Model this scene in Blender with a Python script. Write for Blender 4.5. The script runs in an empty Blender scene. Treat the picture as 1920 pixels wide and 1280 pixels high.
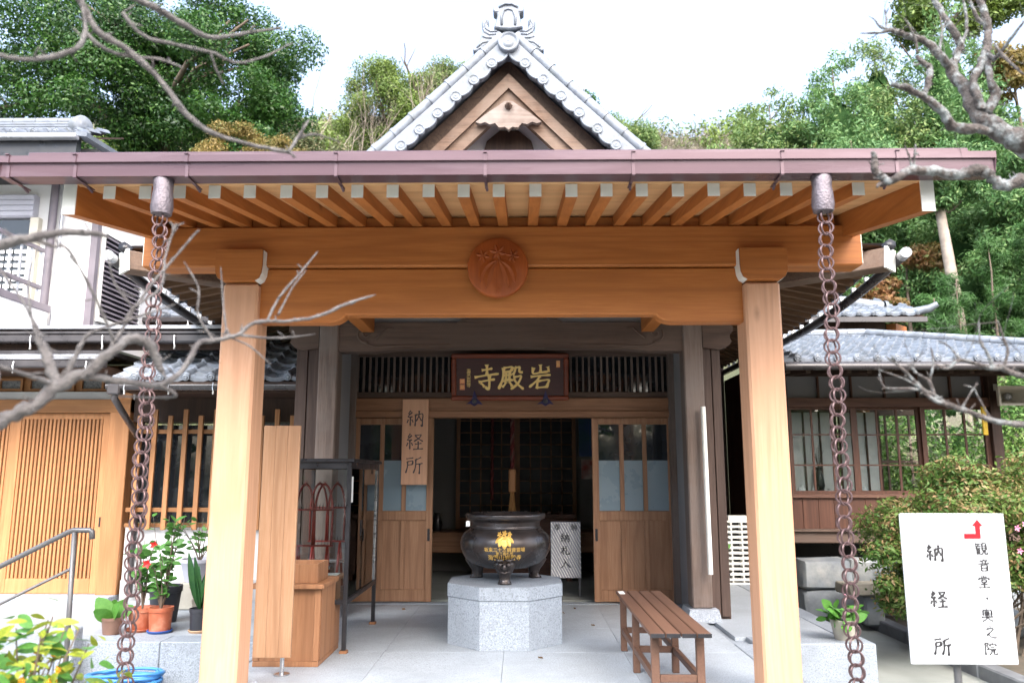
import bpy, bmesh, math, random
import numpy as np
from mathutils import Vector, Matrix
R = math.radians
random.seed(7)
S = bpy.context.scene
COL = S.collection

# ------------------------------------------------------------------ camera, sky, sun, exposure
cam_d = bpy.data.cameras.new('camera'); cam = bpy.data.objects.new('camera', cam_d); COL.objects.link(cam)
cam_d.sensor_width = 23.6; cam_d.lens = 18.0; cam_d.clip_start = 0.02; cam_d.clip_end = 3000
cam.location = (0.13, 0.0, 1.25)
cam.rotation_euler = (R(90 + 9.71), 0, R(0.704))
cam_d.dof.use_dof = True; cam_d.dof.focus_distance = 6.0; cam_d.dof.aperture_fstop = 1.9
S.camera = cam
SUN_ELEV, SUN_AZ = 45.0, -30.0          # behind the camera, a little to the left
w = bpy.data.worlds.new('World'); S.world = w; w.use_nodes = True
wn = w.node_tree.nodes; wl = w.node_tree.links
sky = wn.new('ShaderNodeTexSky'); sky.sky_type = 'NISHITA'; sky.sun_disc = False
sky.sun_elevation = R(SUN_ELEV); sky.sun_rotation = R(180 + SUN_AZ)
sky.air_density = 1.0; sky.dust_density = 4.0; sky.ozone_density = 1.0
hsv = wn.new('ShaderNodeHueSaturation'); hsv.inputs['Saturation'].default_value = 0.78
bg = wn['Background']; bg.inputs['Strength'].default_value = 0.15
wl.new(sky.outputs[0], hsv.inputs['Color']); wl.new(hsv.outputs[0], bg.inputs['Color'])
sun_d = bpy.data.lights.new('sun', 'SUN'); sun = bpy.data.objects.new('sun', sun_d); COL.objects.link(sun)
sun_d.energy = 1.45; sun_d.angle = R(35); sun_d.color = (1.0, 0.97, 0.93)
_d = Vector((math.sin(R(SUN_AZ)) * math.cos(R(SUN_ELEV)), -math.cos(R(SUN_AZ)) * math.cos(R(SUN_ELEV)), math.sin(R(SUN_ELEV))))
sun.rotation_euler = _d.to_track_quat('Z', 'Y').to_euler()
V = S.view_settings
V.view_transform = 'Standard'; V.look = 'None'; V.gamma = 1; V.exposure = 2.3; V.use_curve_mapping = False
S.cycles.use_denoising = True
S.cycles.max_bounces = 7; S.cycles.transparent_max_bounces = 12
S.cycles.sample_clamp_indirect = 8

# ------------------------------------------------------------------ helpers
WM = {}
def par(o, p):
    if p is not None:
        o.parent = p; o.matrix_parent_inverse = WM[p.name].inverted()
    WM[o.name] = o.matrix_basis.copy()
def tag(o, label=None, cat=None, group=None, kind=None):
    if label: o['label'] = label
    if cat: o['category'] = cat
    if group: o['group'] = group
    if kind: o['kind'] = kind
    return o
def empty(name, loc, label, cat, group=None):
    o = bpy.data.objects.new(name, None); COL.objects.link(o)
    o.location = loc; o.matrix_basis = Matrix.Translation(loc); o.empty_display_size = .1
    WM[o.name] = Matrix.Translation(loc)
    return tag(o, label, cat, group)
def put(name, me, parent=None, mx=None):
    o = bpy.data.objects.new(name, me); COL.objects.link(o)
    if mx is not None: o.matrix_basis = mx
    par(o, parent)
    return o
def MX(loc, rot=(0, 0, 0), sc=(1, 1, 1)):
    from mathutils import Euler
    return Matrix.LocRotScale(Vector(loc), Euler(rot), Vector(sc))

class MB:
    def __init__(s): s.v = []; s.f = []
    def add(s, vs, fs):
        b = len(s.v); s.v += [tuple(p) for p in vs]; s.f += [tuple(i + b for i in f) for f in fs]; return s
    def box(s, x0, x1, y0, y1, z0, z1, c=0.0):
        if x0 > x1: x0, x1 = x1, x0
        if y0 > y1: y0, y1 = y1, y0
        if z0 > z1: z0, z1 = z1, z0
        c = min(c, (x1 - x0) * .45, (y1 - y0) * .45, (z1 - z0) * .45)
        if c <= 0:
            vs = [(x, y, z) for z in (z0, z1) for y in (y0, y1) for x in (x0, x1)]
            return s.add(vs, [(0, 2, 3, 1), (4, 5, 7, 6), (0, 1, 5, 4), (2, 6, 7, 3), (0, 4, 6, 2), (1, 3, 7, 5)])
        lo = (x0, y0, z0); hi = (x1, y1, z1); vs = []; idx = {}
        for sx in (0, 1):
            for sy in (0, 1):
                for sz in (0, 1):
                    sg = (sx, sy, sz)
                    for ax in range(3):
                        p = []
                        for k in range(3):
                            e = hi[k] if sg[k] else lo[k]
                            p.append(e if k == ax else e + (-c if sg[k] else c))
                        idx[(sg, ax)] = len(vs); vs.append(p)
        fs = []
        ctr = Vector(((x0 + x1) / 2, (y0 + y1) / 2, (z0 + z1) / 2))
        def face(ids):
            ps = [Vector(vs[i]) for i in ids]
            n = (ps[1] - ps[0]).cross(ps[2] - ps[0]); m = sum(ps, Vector()) / len(ps) - ctr
            fs.append(tuple(ids) if n.dot(m) > 0 else tuple(reversed(ids)))
        for ax in range(3):
            o1, o2 = [k for k in range(3) if k != ax]
            for sd in (0, 1):
                q = []
                for a, b in ((0, 0), (1, 0), (1, 1), (0, 1)):
                    sg = [0, 0, 0]; sg[ax] = sd; sg[o1] = a; sg[o2] = b; q.append(idx[(tuple(sg), ax)])
                face(q)
            for a in (0, 1):
                for b in (0, 1):
                    s0 = [0, 0, 0]; s1 = [0, 0, 0]
                    s0[o1] = s1[o1] = a; s0[o2] = s1[o2] = b; s1[ax] = 1
                    face([idx[(tuple(s0), o1)], idx[(tuple(s1), o1)], idx[(tuple(s1), o2)], idx[(tuple(s0), o2)]])
        for sx in (0, 1):
            for sy in (0, 1):
                for sz in (0, 1): face([idx[((sx, sy, sz), k)] for k in range(3)])
        return s.add(vs, fs)
    def tube(s, pts, rad, n=8, cap=True):
        pts = [Vector(p) for p in pts]
        if not hasattr(rad, '__len__'): rad = [rad] * len(pts)
        b = len(s.v); ref = None
        for i, p in enumerate(pts):
            t = (pts[min(i + 1, len(pts) - 1)] - pts[max(i - 1, 0)])
            t = t.normalized() if t.length > 1e-9 else Vector((0, 0, 1))
            if ref is None:
                ref = Vector((0, 0, 1)) if abs(t.z) < .9 else Vector((1, 0, 0))
            u = ref - t * ref.dot(t)
            if u.length < 1e-6: u = t.orthogonal()
            u.normalize(); ref = u; w_ = t.cross(u)
            for k in range(n):
                a = 2 * math.pi * k / n
                s.v.append(tuple(p + (u * math.cos(a) + w_ * math.sin(a)) * rad[i]))
        for i in range(len(pts) - 1):
            for k in range(n):
                a = b + i * n + k; c = b + i * n + (k + 1) % n
                s.f.append((a, c, c + n, a + n))
        if cap:
            s.f.append(tuple(b + k for k in reversed(range(n))))
            e = b + (len(pts) - 1) * n; s.f.append(tuple(e + k for k in range(n)))
        return s
    def lathe(s, prof, n=24, c=(0, 0, 0), cap=True):
        b = len(s.v)
        for r, z in prof:
            for k in range(n):
                a = 2 * math.pi * k / n; s.v.append((c[0] + r * math.cos(a), c[1] + r * math.sin(a), c[2] + z))
        for i in range(len(prof) - 1):
            for k in range(n):
                a = b + i * n + k; d = b + i * n + (k + 1) % n
                s.f.append((a, d, d + n, a + n))
        if cap:
            s.f.append(tuple(b + k for k in reversed(range(n))))
            e = b + (len(prof) - 1) * n; s.f.append(tuple(e + k for k in range(n)))
        return s
    def prism(s, poly, plane, t0, t1):
        b = len(s.v); n = len(poly)
        for t in (t0, t1):
            for a, c in poly:
                s.v.append({'xz': (a, t, c), 'yz': (t, a, c), 'xy': (a, c, t)}[plane])
        s.f.append(tuple(b + k for k in range(n))); s.f.append(tuple(b + n + k for k in reversed(range(n))))
        for k in range(n):
            s.f.append((b + k, b + n + k, b + n + (k + 1) % n, b + (k + 1) % n))
        return s
    def ring(s, c, R_, r, axis=(0, 1, 0), n=20, m=6, sq=(1, 1)):
        ax = Vector(axis).normalized(); u = ax.orthogonal().normalized(); w_ = ax.cross(u); b = len(s.v); c = Vector(c)
        for i in range(n):
            a = 2 * math.pi * i / n; d = u * math.cos(a) + w_ * math.sin(a)
            for k in range(m):
                e = 2 * math.pi * k / m
                s.v.append(tuple(c + d * (R_ + r * math.cos(e) * sq[0]) + ax * r * math.sin(e) * sq[1]))
        for i in range(n):
            for k in range(m):
                a = b + i * m + k; a2 = b + i * m + (k + 1) % m; c1 = b + ((i + 1) % n) * m + k; c2 = b + ((i + 1) % n) * m + (k + 1) % m
                s.f.append((a, c1, c2, a2))
        return s
    def grid(s, fn, nu, nv):
        b = len(s.v)
        for j in range(nv + 1):
            for i in range(nu + 1): s.v.append(tuple(fn(i / nu, j / nv)))
        for j in range(nv):
            for i in range(nu):
                a = b + j * (nu + 1) + i; s.f.append((a, a + 1, a + nu + 2, a + nu + 1))
        return s
    def xf(s, m, start=0):
        s.v[start:] = [tuple(m @ Vector(p)) for p in s.v[start:]]; return s
    def mesh(s, name, m, smooth=False, fixn=False):
        me = bpy.data.meshes.new(name); me.from_pydata(s.v, [], s.f)
        if fixn:
            bm = bmesh.new(); bm.from_mesh(me); bmesh.ops.recalc_face_normals(bm, faces=bm.faces); bm.to_mesh(me); bm.free()
        me.materials.append(m)
        if smooth:
            me.shade_smooth()
            if smooth != 'all': me.set_sharp_from_angle(angle=R(40))
        return me
    def build(s, name, m, parent=None, smooth=False, fixn=True, mx=None):
        return put(name, s.mesh(name, m, smooth, fixn), parent, mx)
def bx(name, m, parent, *a, c=0.0): return MB().box(*a, c=c).build(name, m, parent, fixn=False)

# ------------------------------------------------------------------ materials
def newmat(name):
    m = bpy.data.materials.new(name); m.use_nodes = True
    return m, m.node_tree.nodes, m.node_tree.links, m.node_tree.nodes['Principled BSDF']
def mixc(n, l, fac, a, b, blend='MIX'):
    x = n.new('ShaderNodeMix'); x.data_type = 'RGBA'; x.blend_type = blend
    for s_, v in ((0, fac), (6, a), (7, b)):
        if isinstance(v, bpy.types.NodeSocket): l.new(v, x.inputs[s_])
        elif s_ == 0: x.inputs[0].default_value = v
        else: x.inputs[s_].default_value = (*v, 1)
    return x.outputs[2]
def noise(n, l, vec, scale, detail=4, rough=.55, dist=0):
    t = n.new('ShaderNodeTexNoise'); t.inputs['Scale'].default_value = scale; t.inputs['Detail'].default_value = detail
    t.inputs['Roughness'].default_value = rough; t.inputs['Distortion'].default_value = dist
    if vec is not None: l.new(vec, t.inputs['Vector'])
    return t.outputs['Fac']
def ramp(n, l, fac, lo, hi):
    r = n.new('ShaderNodeMapRange'); r.inputs[1].default_value = lo; r.inputs[2].default_value = hi; l.new(fac, r.inputs[0]); return r.outputs[0]
def coords(n, l, stretch=(1, 1, 1), rnd=False):
    tc = n.new('ShaderNodeTexCoord'); mp = n.new('ShaderNodeMapping'); mp.inputs['Scale'].default_value = stretch
    l.new(tc.outputs['Object'], mp.inputs['Vector'])
    if rnd:
        oi = n.new('ShaderNodeObjectInfo'); mu = n.new('ShaderNodeMath'); mu.operation = 'MULTIPLY'; mu.inputs[1].default_value = 37.0
        l.new(oi.outputs['Random'], mu.inputs[0]); l.new(mu.outputs[0], mp.inputs['Location'])
    return mp.outputs[0]
def rndval(n, l, col, amt, island=False):
    g = n.new('ShaderNodeNewGeometry') if island else n.new('ShaderNodeObjectInfo')
    r = n.new('ShaderNodeMapRange'); r.inputs[3].default_value = 1 - amt; r.inputs[4].default_value = 1 + amt
    l.new(g.outputs['Random Per Island' if island else 'Random'], r.inputs[0])
    h = n.new('ShaderNodeHueSaturation'); l.new(r.outputs[0], h.inputs['Value'])
    if isinstance(col, bpy.types.NodeSocket): l.new(col, h.inputs['Color'])
    else: h.inputs['Color'].default_value = (*col, 1)
    return h.outputs[0]
def bump(n, l, p, h, strength, dist=.01):
    b = n.new('ShaderNodeBump'); b.inputs['Strength'].default_value = strength; b.inputs['Distance'].default_value = dist
    l.new(h, b.inputs['Height']); l.new(b.outputs[0], p.inputs['Normal'])
def mat(name, c1, c2=None, rough=.6, scale=6, lo=.35, hi=.65, bmp=.0, bscale=40, metal=0, spec=.5, rnd=0, stretch=(1, 1, 1), dirt=None, dscale=1.2, coat=0):
    m, n, l, p = newmat(name)
    v = coords(n, l, stretch, rnd > 0)
    c2 = c2 or tuple(x * .8 for x in c1)
    f = ramp(n, l, noise(n, l, v, scale, 5), lo, hi)
    col = mixc(n, l, f, c2, c1)
    if dirt:
        col = mixc(n, l, ramp(n, l, noise(n, l, v, dscale, 6, .65), .48, .72), col, dirt)
    if rnd: col = rndval(n, l, col, rnd)
    l.new(col, p.inputs['Base Color'])
    rr = n.new('ShaderNodeMapRange'); rr.inputs[3].default_value = max(0, rough - .08); rr.inputs[4].default_value = min(1, rough + .1)
    l.new(f, rr.inputs[0]); l.new(rr.outputs[0], p.inputs['Roughness'])
    p.inputs['Metallic'].default_value = metal; p.inputs['Specular IOR Level'].default_value = spec
    p.inputs['Coat Weight'].default_value = coat
    if bmp: bump(n, l, p, noise(n, l, v, bscale, 4), bmp)
    return m
def wood(name, c1, c2, axis='z', rough=.55, fine=26, rnd=.06, ring=1.0, weather=None, spec=.35, knots=False):
    m, n, l, p = newmat(name)
    k = {'x': (0.05, 1, 1), 'y': (1, 0.05, 1), 'z': (1, 1, 0.05)}[axis]
    v = coords(n, l, k, True)
    fine_n = noise(n, l, v, fine * 3, 5, .6)
    warp = noise(n, l, v, 3.2, 2, .5)
    wv = n.new('ShaderNodeMath'); wv.operation = 'MULTIPLY'; wv.inputs[1].default_value = 60 * ring; l.new(warp, wv.inputs[0])
    sn = n.new('ShaderNodeMath'); sn.operation = 'SINE'; l.new(wv.outputs[0], sn.inputs[0])
    rings = ramp(n, l, sn.outputs[0], -1, 1)
    base = mixc(n, l, ramp(n, l, fine_n, .3, .7), c2, c1)
    mid = tuple(a * .45 + b * .55 for a, b in zip(c1, c2))
    pw = n.new('ShaderNodeMath'); pw.operation = 'POWER'; pw.inputs[1].default_value = 3.0; l.new(rings, pw.inputs[0])
    fm = n.new('ShaderNodeMath'); fm.operation = 'MULTIPLY'; fm.inputs[1].default_value = .55; l.new(pw.outputs[0], fm.inputs[0])
    col = mixc(n, l, fm.outputs[0], base, tuple(x * .78 for x in c2))
    if knots:
        ks = {'x': (.45, 1, 1), 'y': (1, .45, 1), 'z': (1, 1, .45)}[axis]
        vo = n.new('ShaderNodeTexVoronoi'); vo.inputs['Scale'].default_value = 2.6; l.new(coords(n, l, ks, True), vo.inputs['Vector'])
        kf = n.new('ShaderNodeMapRange'); kf.inputs[1].default_value = .075; kf.inputs[2].default_value = .02; kf.inputs[4].default_value = .75; l.new(vo.outputs['Distance'], kf.inputs[0])
        col = mixc(n, l, kf.outputs[0], col, tuple(x * .38 for x in c2))
    if weather:
        col = mixc(n, l, ramp(n, l, noise(n, l, coords(n, l, (1, 1, 1)), 2.2, 6, .65), .4, .7), col, weather)
    col = rndval(n, l, col, rnd)
    l.new(col, p.inputs['Base Color']); p.inputs['Roughness'].default_value = rough; p.inputs['Specular IOR Level'].default_value = spec
    bump(n, l, p, fine_n, .18, .004)
    return m
def glassmat(name, tint=(.85, .9, .9), rough=.0, refl=.1, alpha=.1):
    # thin clear glass: mostly see-through, mirror share by fresnel
    m, n, l, p = newmat(name)
    tr = n.new('ShaderNodeBsdfTransparent'); tr.inputs[0].default_value = (*tint, 1)
    gl = n.new('ShaderNodeBsdfGlossy'); gl.inputs['Roughness'].default_value = rough
    fr = n.new('ShaderNodeFresnel'); fr.inputs[0].default_value = 1.5
    ad = n.new('ShaderNodeMath'); ad.operation = 'ADD'; ad.inputs[1].default_value = refl; l.new(fr.outputs[0], ad.inputs[0])
    mx = n.new('ShaderNodeMixShader'); l.new(ad.outputs[0], mx.inputs[0]); l.new(tr.outputs[0], mx.inputs[1]); l.new(gl.outputs[0], mx.inputs[2])
    l.new(mx.outputs[0], n['Material Output'].inputs[0])
    return m
def leafmat(name, c1, c2, c3=None, rough=.5, scale=.35, trans=.25, spec=.35):
    m, n, l, p = newmat(name)
    v = coords(n, l)
    f = ramp(n, l, noise(n, l, v, scale, 4, .6), .35, .65)
    col = mixc(n, l, f, c1, c2)
    if c3:
        g = n.new('ShaderNodeNewGeometry'); r = n.new('ShaderNodeMapRange'); r.inputs[1].default_value = .72; r.inputs[2].default_value = 1
        l.new(g.outputs['Random Per Island'], r.inputs[0]); col = mixc(n, l, r.outputs[0], col, c3)
    col = rndval(n, l, col, .22, True)
    l.new(col, p.inputs['Base Color']); p.inputs['Roughness'].default_value = rough; p.inputs['Specular IOR Level'].default_value = spec
    tl = n.new('ShaderNodeBsdfTranslucent'); l.new(col, tl.inputs[0])
    mx = n.new('ShaderNodeMixShader'); mx.inputs[0].default_value = trans
    l.new(p.outputs[0], mx.inputs[1]); l.new(tl.outputs[0], mx.inputs[2]); l.new(mx.outputs[0], n['Material Output'].inputs[0])
    return m
def granite(name, c, rough=.6, sc=170, rnd=.05):
    m, n, l, p = newmat(name)
    v = coords(n, l, (1, 1, 1), rnd > 0)
    f1 = ramp(n, l, noise(n, l, v, sc, 2, .6), .3, .7); f2 = ramp(n, l, noise(n, l, v, sc * .45, 2, .5), .56, .62)
    col = mixc(n, l, f1, tuple(x * .62 for x in c), tuple(min(1, x * 1.3) for x in c))
    col = mixc(n, l, f2, col, tuple(x * .62 for x in c))
    col = mixc(n, l, ramp(n, l, noise(n, l, v, 1.7, 7, .68), .42, .72), col, tuple(x * .66 for x in c))
    if rnd: col = rndval(n, l, col, rnd)
    l.new(col, p.inputs['Base Color']); p.inputs['Roughness'].default_value = rough
    bump(n, l, p, f1, .12, .002)
    return m

M = {}
M['new_x'] = wood('new cedar lengthwise', (.43, .158, .040), (.34, .112, .025), 'x', knots=True)
M['new_y'] = wood('new cedar depthwise', (.42, .15, .036), (.33, .105, .022), 'y', knots=True)
M['new_z'] = wood('new cedar upright', (.57, .335, .22), (.49, .265, .155), 'z', ring=1.3, weather=(.52, .29, .175), knots=True)
M['soffit'] = wood('pale cedar boards', (.66, .40, .20), (.58, .33, .15), 'x', ring=.6)
M['panelw'] = wood('pale panel wood', (.42, .255, .155), (.34, .19, .105), 'z')
M['deskw'] = wood('desk wood', (.30, .15, .075), (.23, .105, .05), 'z')
M['eave_w'] = wood('brown eave timber', (.17, .095, .05), (.10, .052, .028), 'x', rough=.7)
M['pendant'] = wood('bleached pendant board', (.24, .19, .165), (.16, .12, .10), 'x', rough=.8, weather=(.27, .235, .215))
M['door'] = wood('hall door wood', (.34, .19, .11), (.25, .125, .066), 'z', ring=1.4)
M['doorx'] = wood('hall door rail wood', (.30, .155, .085), (.21, .10, .05), 'x')
M['old_x'] = wood('weathered timber lengthwise', (.135, .088, .066), (.075, .047, .036), 'x', rough=.75, weather=(.105, .075, .06))
M['old_y'] = wood('weathered timber depthwise', (.10, .065, .045), (.055, .035, .026), 'y', rough=.75)
M['old_z'] = wood('weathered timber upright', (.185, .14, .118), (.105, .075, .062), 'z', rough=.75, weather=(.155, .13, .118))
M['gable_w'] = wood('weathered gable boards', (.17, .105, .072), (.09, .052, .034), 'x', rough=.75, weather=(.19, .14, .11))
M['dark_w'] = wood('dark stained wood', (.065, .034, .022), (.035, .018, .012), 'z', rough=.6)
M['red_w'] = wood('red brown window wood', (.115, .05, .03), (.065, .026, .016), 'z', rough=.5)
M['red_x'] = wood('red brown sill wood', (.15, .075, .05), (.085, .04, .028), 'x', rough=.55)
M['lattice_w'] = wood('honey lattice wood', (.46, .225, .10), (.37, .165, .066), 'z')
M['lattice_x'] = wood('honey lintel wood', (.31, .145, .055), (.23, .10, .035), 'x')
M['bench'] = wood('brown composite slat', (.135, .074, .050), (.102, .053, .036), 'y', ring=.3, rough=.5)
M['plaque'] = wood('red lacquered board', (.055, .014, .012), (.04, .010, .009), 'x', rough=.35)
M['plaque_f'] = wood('red lacquered frame', (.19, .038, .012), (.13, .024, .008), 'x', rough=.35)
M['crest'] = wood('carved red cedar', (.33, .082, .016), (.25, .055, .011), 'z', rough=.45)
M['whitepaint'] = mat('white end paint', (.78, .78, .74), (.7, .7, .66), rough=.55, dirt=(.62, .62, .58))
M['gutter'] = mat('brown metal gutter', (.105, .062, .075), (.08, .045, .057), rough=.33, scale=1.5, metal=.25, stretch=(.3, 3, 3), dirt=(.145, .10, .118), dscale=2)
M['copper'] = mat('aged rain chain', (.13, .082, .084), (.085, .052, .054), rough=.42, scale=20, metal=.5)
M['cup'] = mat('grey hammered cup', (.16, .14, .16), (.11, .095, .11), rough=.45, scale=60, bmp=.5, bscale=90, metal=.5)
M['tile'] = mat('silver grey roof tile', (.17, .195, .235), (.105, .12, .15), rough=.55, scale=9, rnd=.13, dirt=(.13, .14, .145), dscale=5, bmp=.08)
M['tile_p'] = mat('glossy light roof tile', (.36, .40, .46), (.25, .28, .33), rough=.3, scale=9, rnd=.1, dirt=(.2, .21, .22), dscale=4, bmp=.08)
M['plank_b'] = wood('brown wall plank', (.085, .056, .045), (.05, .031, .025), 'z', rough=.7)
M['tile_w'] = mat('pale roof tile', (.22, .245, .285), (.145, .165, .195), rough=.36, scale=9, rnd=.1, dirt=(.13, .14, .15), dscale=4, bmp=.08)
M['oni'] = mat('pale ridge ornament tile', (.205, .235, .28), (.12, .138, .168), rough=.5, scale=14, dirt=(.10, .115, .12), dscale=7, bmp=.15)
M['granite'] = granite('cut grey granite', (.30, .34, .39), rough=.6)
M['granite_l'] = granite('light granite block', (.38, .42, .48), rough=.55, sc=120)
M['floor'] = granite('pale stone paving', (.345, .385, .43), rough=.5, sc=230, rnd=.05)
M['concrete'] = mat('damp concrete', (.27, .285, .27), (.20, .215, .20), rough=.8, scale=3, bmp=.2, bscale=120, dirt=(.17, .19, .165), dscale=1.5)
M['soil'] = mat('garden soil', (.10, .08, .06), (.06, .055, .04), rough=.95, scale=8, bmp=.5, bscale=30)
M['hill'] = mat('leaf litter hillside', (.085, .085, .045), (.05, .06, .03), rough=.95, scale=.8, bmp=.4, bscale=5)
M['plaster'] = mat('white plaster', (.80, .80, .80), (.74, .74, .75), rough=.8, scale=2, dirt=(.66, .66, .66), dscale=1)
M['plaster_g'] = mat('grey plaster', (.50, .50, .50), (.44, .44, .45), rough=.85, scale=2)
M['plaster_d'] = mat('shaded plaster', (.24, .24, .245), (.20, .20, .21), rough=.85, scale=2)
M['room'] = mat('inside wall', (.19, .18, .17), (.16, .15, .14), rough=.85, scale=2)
M['black'] = mat('black painted steel', (.018, .018, .022), (.012, .012, .015), rough=.35, scale=10)
M['darkgut'] = mat('dark brown gutter', (.06, .055, .058), (.04, .037, .04), rough=.3, scale=4)
M['silver'] = mat('silver trim', (.42, .43, .46), (.33, .34, .37), rough=.3, scale=4, metal=.4)
M['hook'] = mat('bright metal hook', (.75, .75, .75), (.6, .6, .6), rough=.2, scale=10, metal=.6)
M['shutter'] = mat('grey violet shutter', (.15, .13, .15), (.12, .105, .12), rough=.5, scale=6)
M['siding'] = mat('pale lilac siding', (.42, .42, .48), (.36, .36, .42), rough=.5, scale=4)
M['bronze'] = mat('dark bronze', (.055, .046, .044), (.036, .03, .03), rough=.27, scale=5, metal=.55, dirt=(.075, .075, .08), dscale=3, bmp=.05, bscale=20)
M['gold'] = mat('gold leaf', (.78, .50, .13), (.62, .37, .08), rough=.4, scale=20, metal=.35)
M['gold_t'] = mat('gilt characters', (.85, .62, .24), (.78, .52, .16), rough=.45, scale=30, metal=.15)
M['seal'] = mat('vermilion seal', (.60, .12, .05), (.72, .35, .16), rough=.5, scale=120)
M['ink'] = mat('black ink', (.03, .028, .03), (.018, .017, .02), rough=.5)
M['inkb'] = mat('brush ink on wood', (.055, .045, .05), (.03, .025, .03), rough=.6)
M['signw'] = mat('white sign board', (.66, .68, .70), (.63, .65, .68), rough=.35, scale=1)
M['redp'] = mat('red arrow paint', (.75, .01, .02), (.68, .008, .015), rough=.4)
M['redm'] = mat('red painted iron', (.16, .010, .008), (.10, .007, .005), rough=.4, scale=8)
M['purple'] = mat('violet cloth', (.022, .016, .09), (.014, .01, .05), rough=.7, scale=14)
M['steel'] = mat('brushed steel', (.52, .52, .53), (.42, .42, .43), rough=.25, scale=10, metal=.9)
M['railm'] = mat('grey handrail', (.12, .12, .125), (.09, .09, .095), rough=.45, metal=.3)
M['terra'] = mat('terracotta pot', (.43, .115, .055), (.36, .09, .04), rough=.6, scale=8, dirt=(.48, .22, .14), dscale=8)
M['brownpot'] = mat('brown clay pot', (.22, .125, .09), (.16, .09, .065), rough=.6, scale=8)
M['darkpot'] = mat('dark plastic pot', (.028, .03, .038), (.02, .021, .027), rough=.45)
M['stonepot'] = mat('concrete planter', (.36, .34, .29), (.29, .27, .23), rough=.85, bmp=.2)
M['blue'] = mat('blue hose plastic', (.06, .24, .56), (.04, .18, .46), rough=.35)
M['bluesaucer'] = mat('blue saucer', (.02, .085, .33), (.015, .065, .27), rough=.4)
M['saucer'] = mat('beige saucer', (.50, .32, .20), (.43, .27, .16), rough=.6)
M['bark'] = mat('grey plum bark', (.135, .125, .122), (.065, .058, .058), rough=.9, scale=30, bmp=1.0, bscale=110, dirt=(.16, .155, .155), dscale=16)
M['lichen'] = mat('lichened bark', (.10, .085, .08), (.04, .033, .03), rough=.95, scale=30, bmp=1.2, bscale=90, dirt=(.30, .335, .345), dscale=26)
M['bark_b'] = mat('brown tree bark', (.15, .115, .085), (.08, .06, .045), rough=.9, scale=6, bmp=.6, bscale=20)
M['bark_p'] = mat('pale bark', (.34, .29, .24), (.22, .18, .15), rough=.85, scale=6, bmp=.4, bscale=20)
M['rope'] = mat('crimson cord', (.16, .022, .022), (.11, .014, .015), rough=.7)
M['ropew'] = mat('white cord strand', (.20, .10, .08), (.15, .07, .06), rough=.7)
M['straw'] = mat('straw tassel', (.42, .22, .08), (.32, .15, .05), rough=.8, scale=30, stretch=(1, 1, .1))
M['paper'] = mat('white paper', (.80, .80, .78), (.74, .74, .72), rough=.8)
M['shoji'] = leafmat('shoji paper', (.86, .85, .83), (.82, .81, .79), rough=.9, scale=1.5, trans=.45, spec=.1)
M['bluep'] = mat('blue poster', (.02, .06, .22), (.015, .09, .12), rough=.4, scale=3)
M['redpo'] = mat('red poster', (.32, .04, .03), (.5, .4, .35), rough=.4, scale=7)
M['yellow'] = mat('yellow tag', (.85, .55, .02), (.78, .48, .015), rough=.45)
M['cream'] = mat('cream speaker', (.55, .52, .44), (.48, .45, .38), rough=.5)
M['stone'] = mat('blue grey field stone', (.26, .29, .31), (.15, .17, .19), rough=.8, scale=5, rnd=.25, bmp=.5, bscale=16, dirt=(.36, .37, .35), dscale=3)
M['stone_b'] = mat('brown stone slab', (.26, .24, .19), (.17, .155, .12), rough=.85, scale=6, bmp=.4, bscale=20)
M['kerb'] = mat('dark kerb stone', (.15, .16, .17), (.10, .105, .115), rough=.75, scale=8, rnd=.1, bmp=.2)
M['frost'] = mat('frosted film', (.20, .265, .31), (.17, .235, .28), rough=.28, scale=1.5, spec=.6)
M['glass'] = glassmat('clear window glass', (.9, .93, .93), 0, .02)
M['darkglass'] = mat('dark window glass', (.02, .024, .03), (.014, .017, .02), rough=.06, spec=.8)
M['greyglass'] = mat('obscure glass', (.16, .165, .17), (.08, .085, .09), rough=.3, scale=50, bmp=.5, bscale=80)
M['petal_r'] = mat('red petals', (.72, .04, .04), (.6, .03, .03), rough=.5)
M['petal_y'] = mat('yellow petals', (.85, .42, .01), (.75, .3, .01), rough=.5)
M['petal_p'] = mat('pink petals', (.72, .26, .42), (.6, .2, .33), rough=.5)
M['leaf'] = leafmat('potted leaf green', (.055, .16, .035), (.10, .26, .05), scale=6)
M['leaf_d'] = leafmat('dark glossy leaf', (.02, .075, .025), (.035, .11, .03), scale=6, rough=.35)
M['leaf_l'] = leafmat('fresh green leaf', (.065, .20, .03), (.10, .26, .045), scale=6)
M['leaf_y'] = leafmat('yellow green leaf', (.18, .25, .025), (.34, .36, .045), scale=9, trans=.3)
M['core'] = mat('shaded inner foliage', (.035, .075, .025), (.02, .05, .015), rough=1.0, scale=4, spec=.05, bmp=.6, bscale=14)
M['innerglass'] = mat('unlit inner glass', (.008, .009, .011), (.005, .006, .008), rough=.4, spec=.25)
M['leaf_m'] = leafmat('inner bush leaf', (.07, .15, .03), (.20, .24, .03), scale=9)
M['ever'] = leafmat('evergreen foliage', (.016, .052, .014), (.04, .115, .02), (.075, .15, .03), scale=.5, rough=.4)
M['ever2'] = leafmat('light evergreen foliage', (.07, .125, .022), (.12, .18, .03), (.17, .23, .05), scale=.4)
M['cypress'] = leafmat('cypress foliage', (.065, .155, .05), (.11, .215, .065), (.17, .25, .09), scale=.45)
M['cypress2'] = leafmat('warm cypress foliage', (.095, .17, .055), (.145, .225, .06), (.21, .255, .085), scale=.45)
M['pine'] = leafmat('pine needles', (.035, .095, .022), (.055, .135, .03), scale=1.2)
M['maple'] = leafmat('autumn maple leaves', (.24, .10, .045), (.20, .15, .05), (.12, .15, .045), scale=.8, trans=.35)
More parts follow.
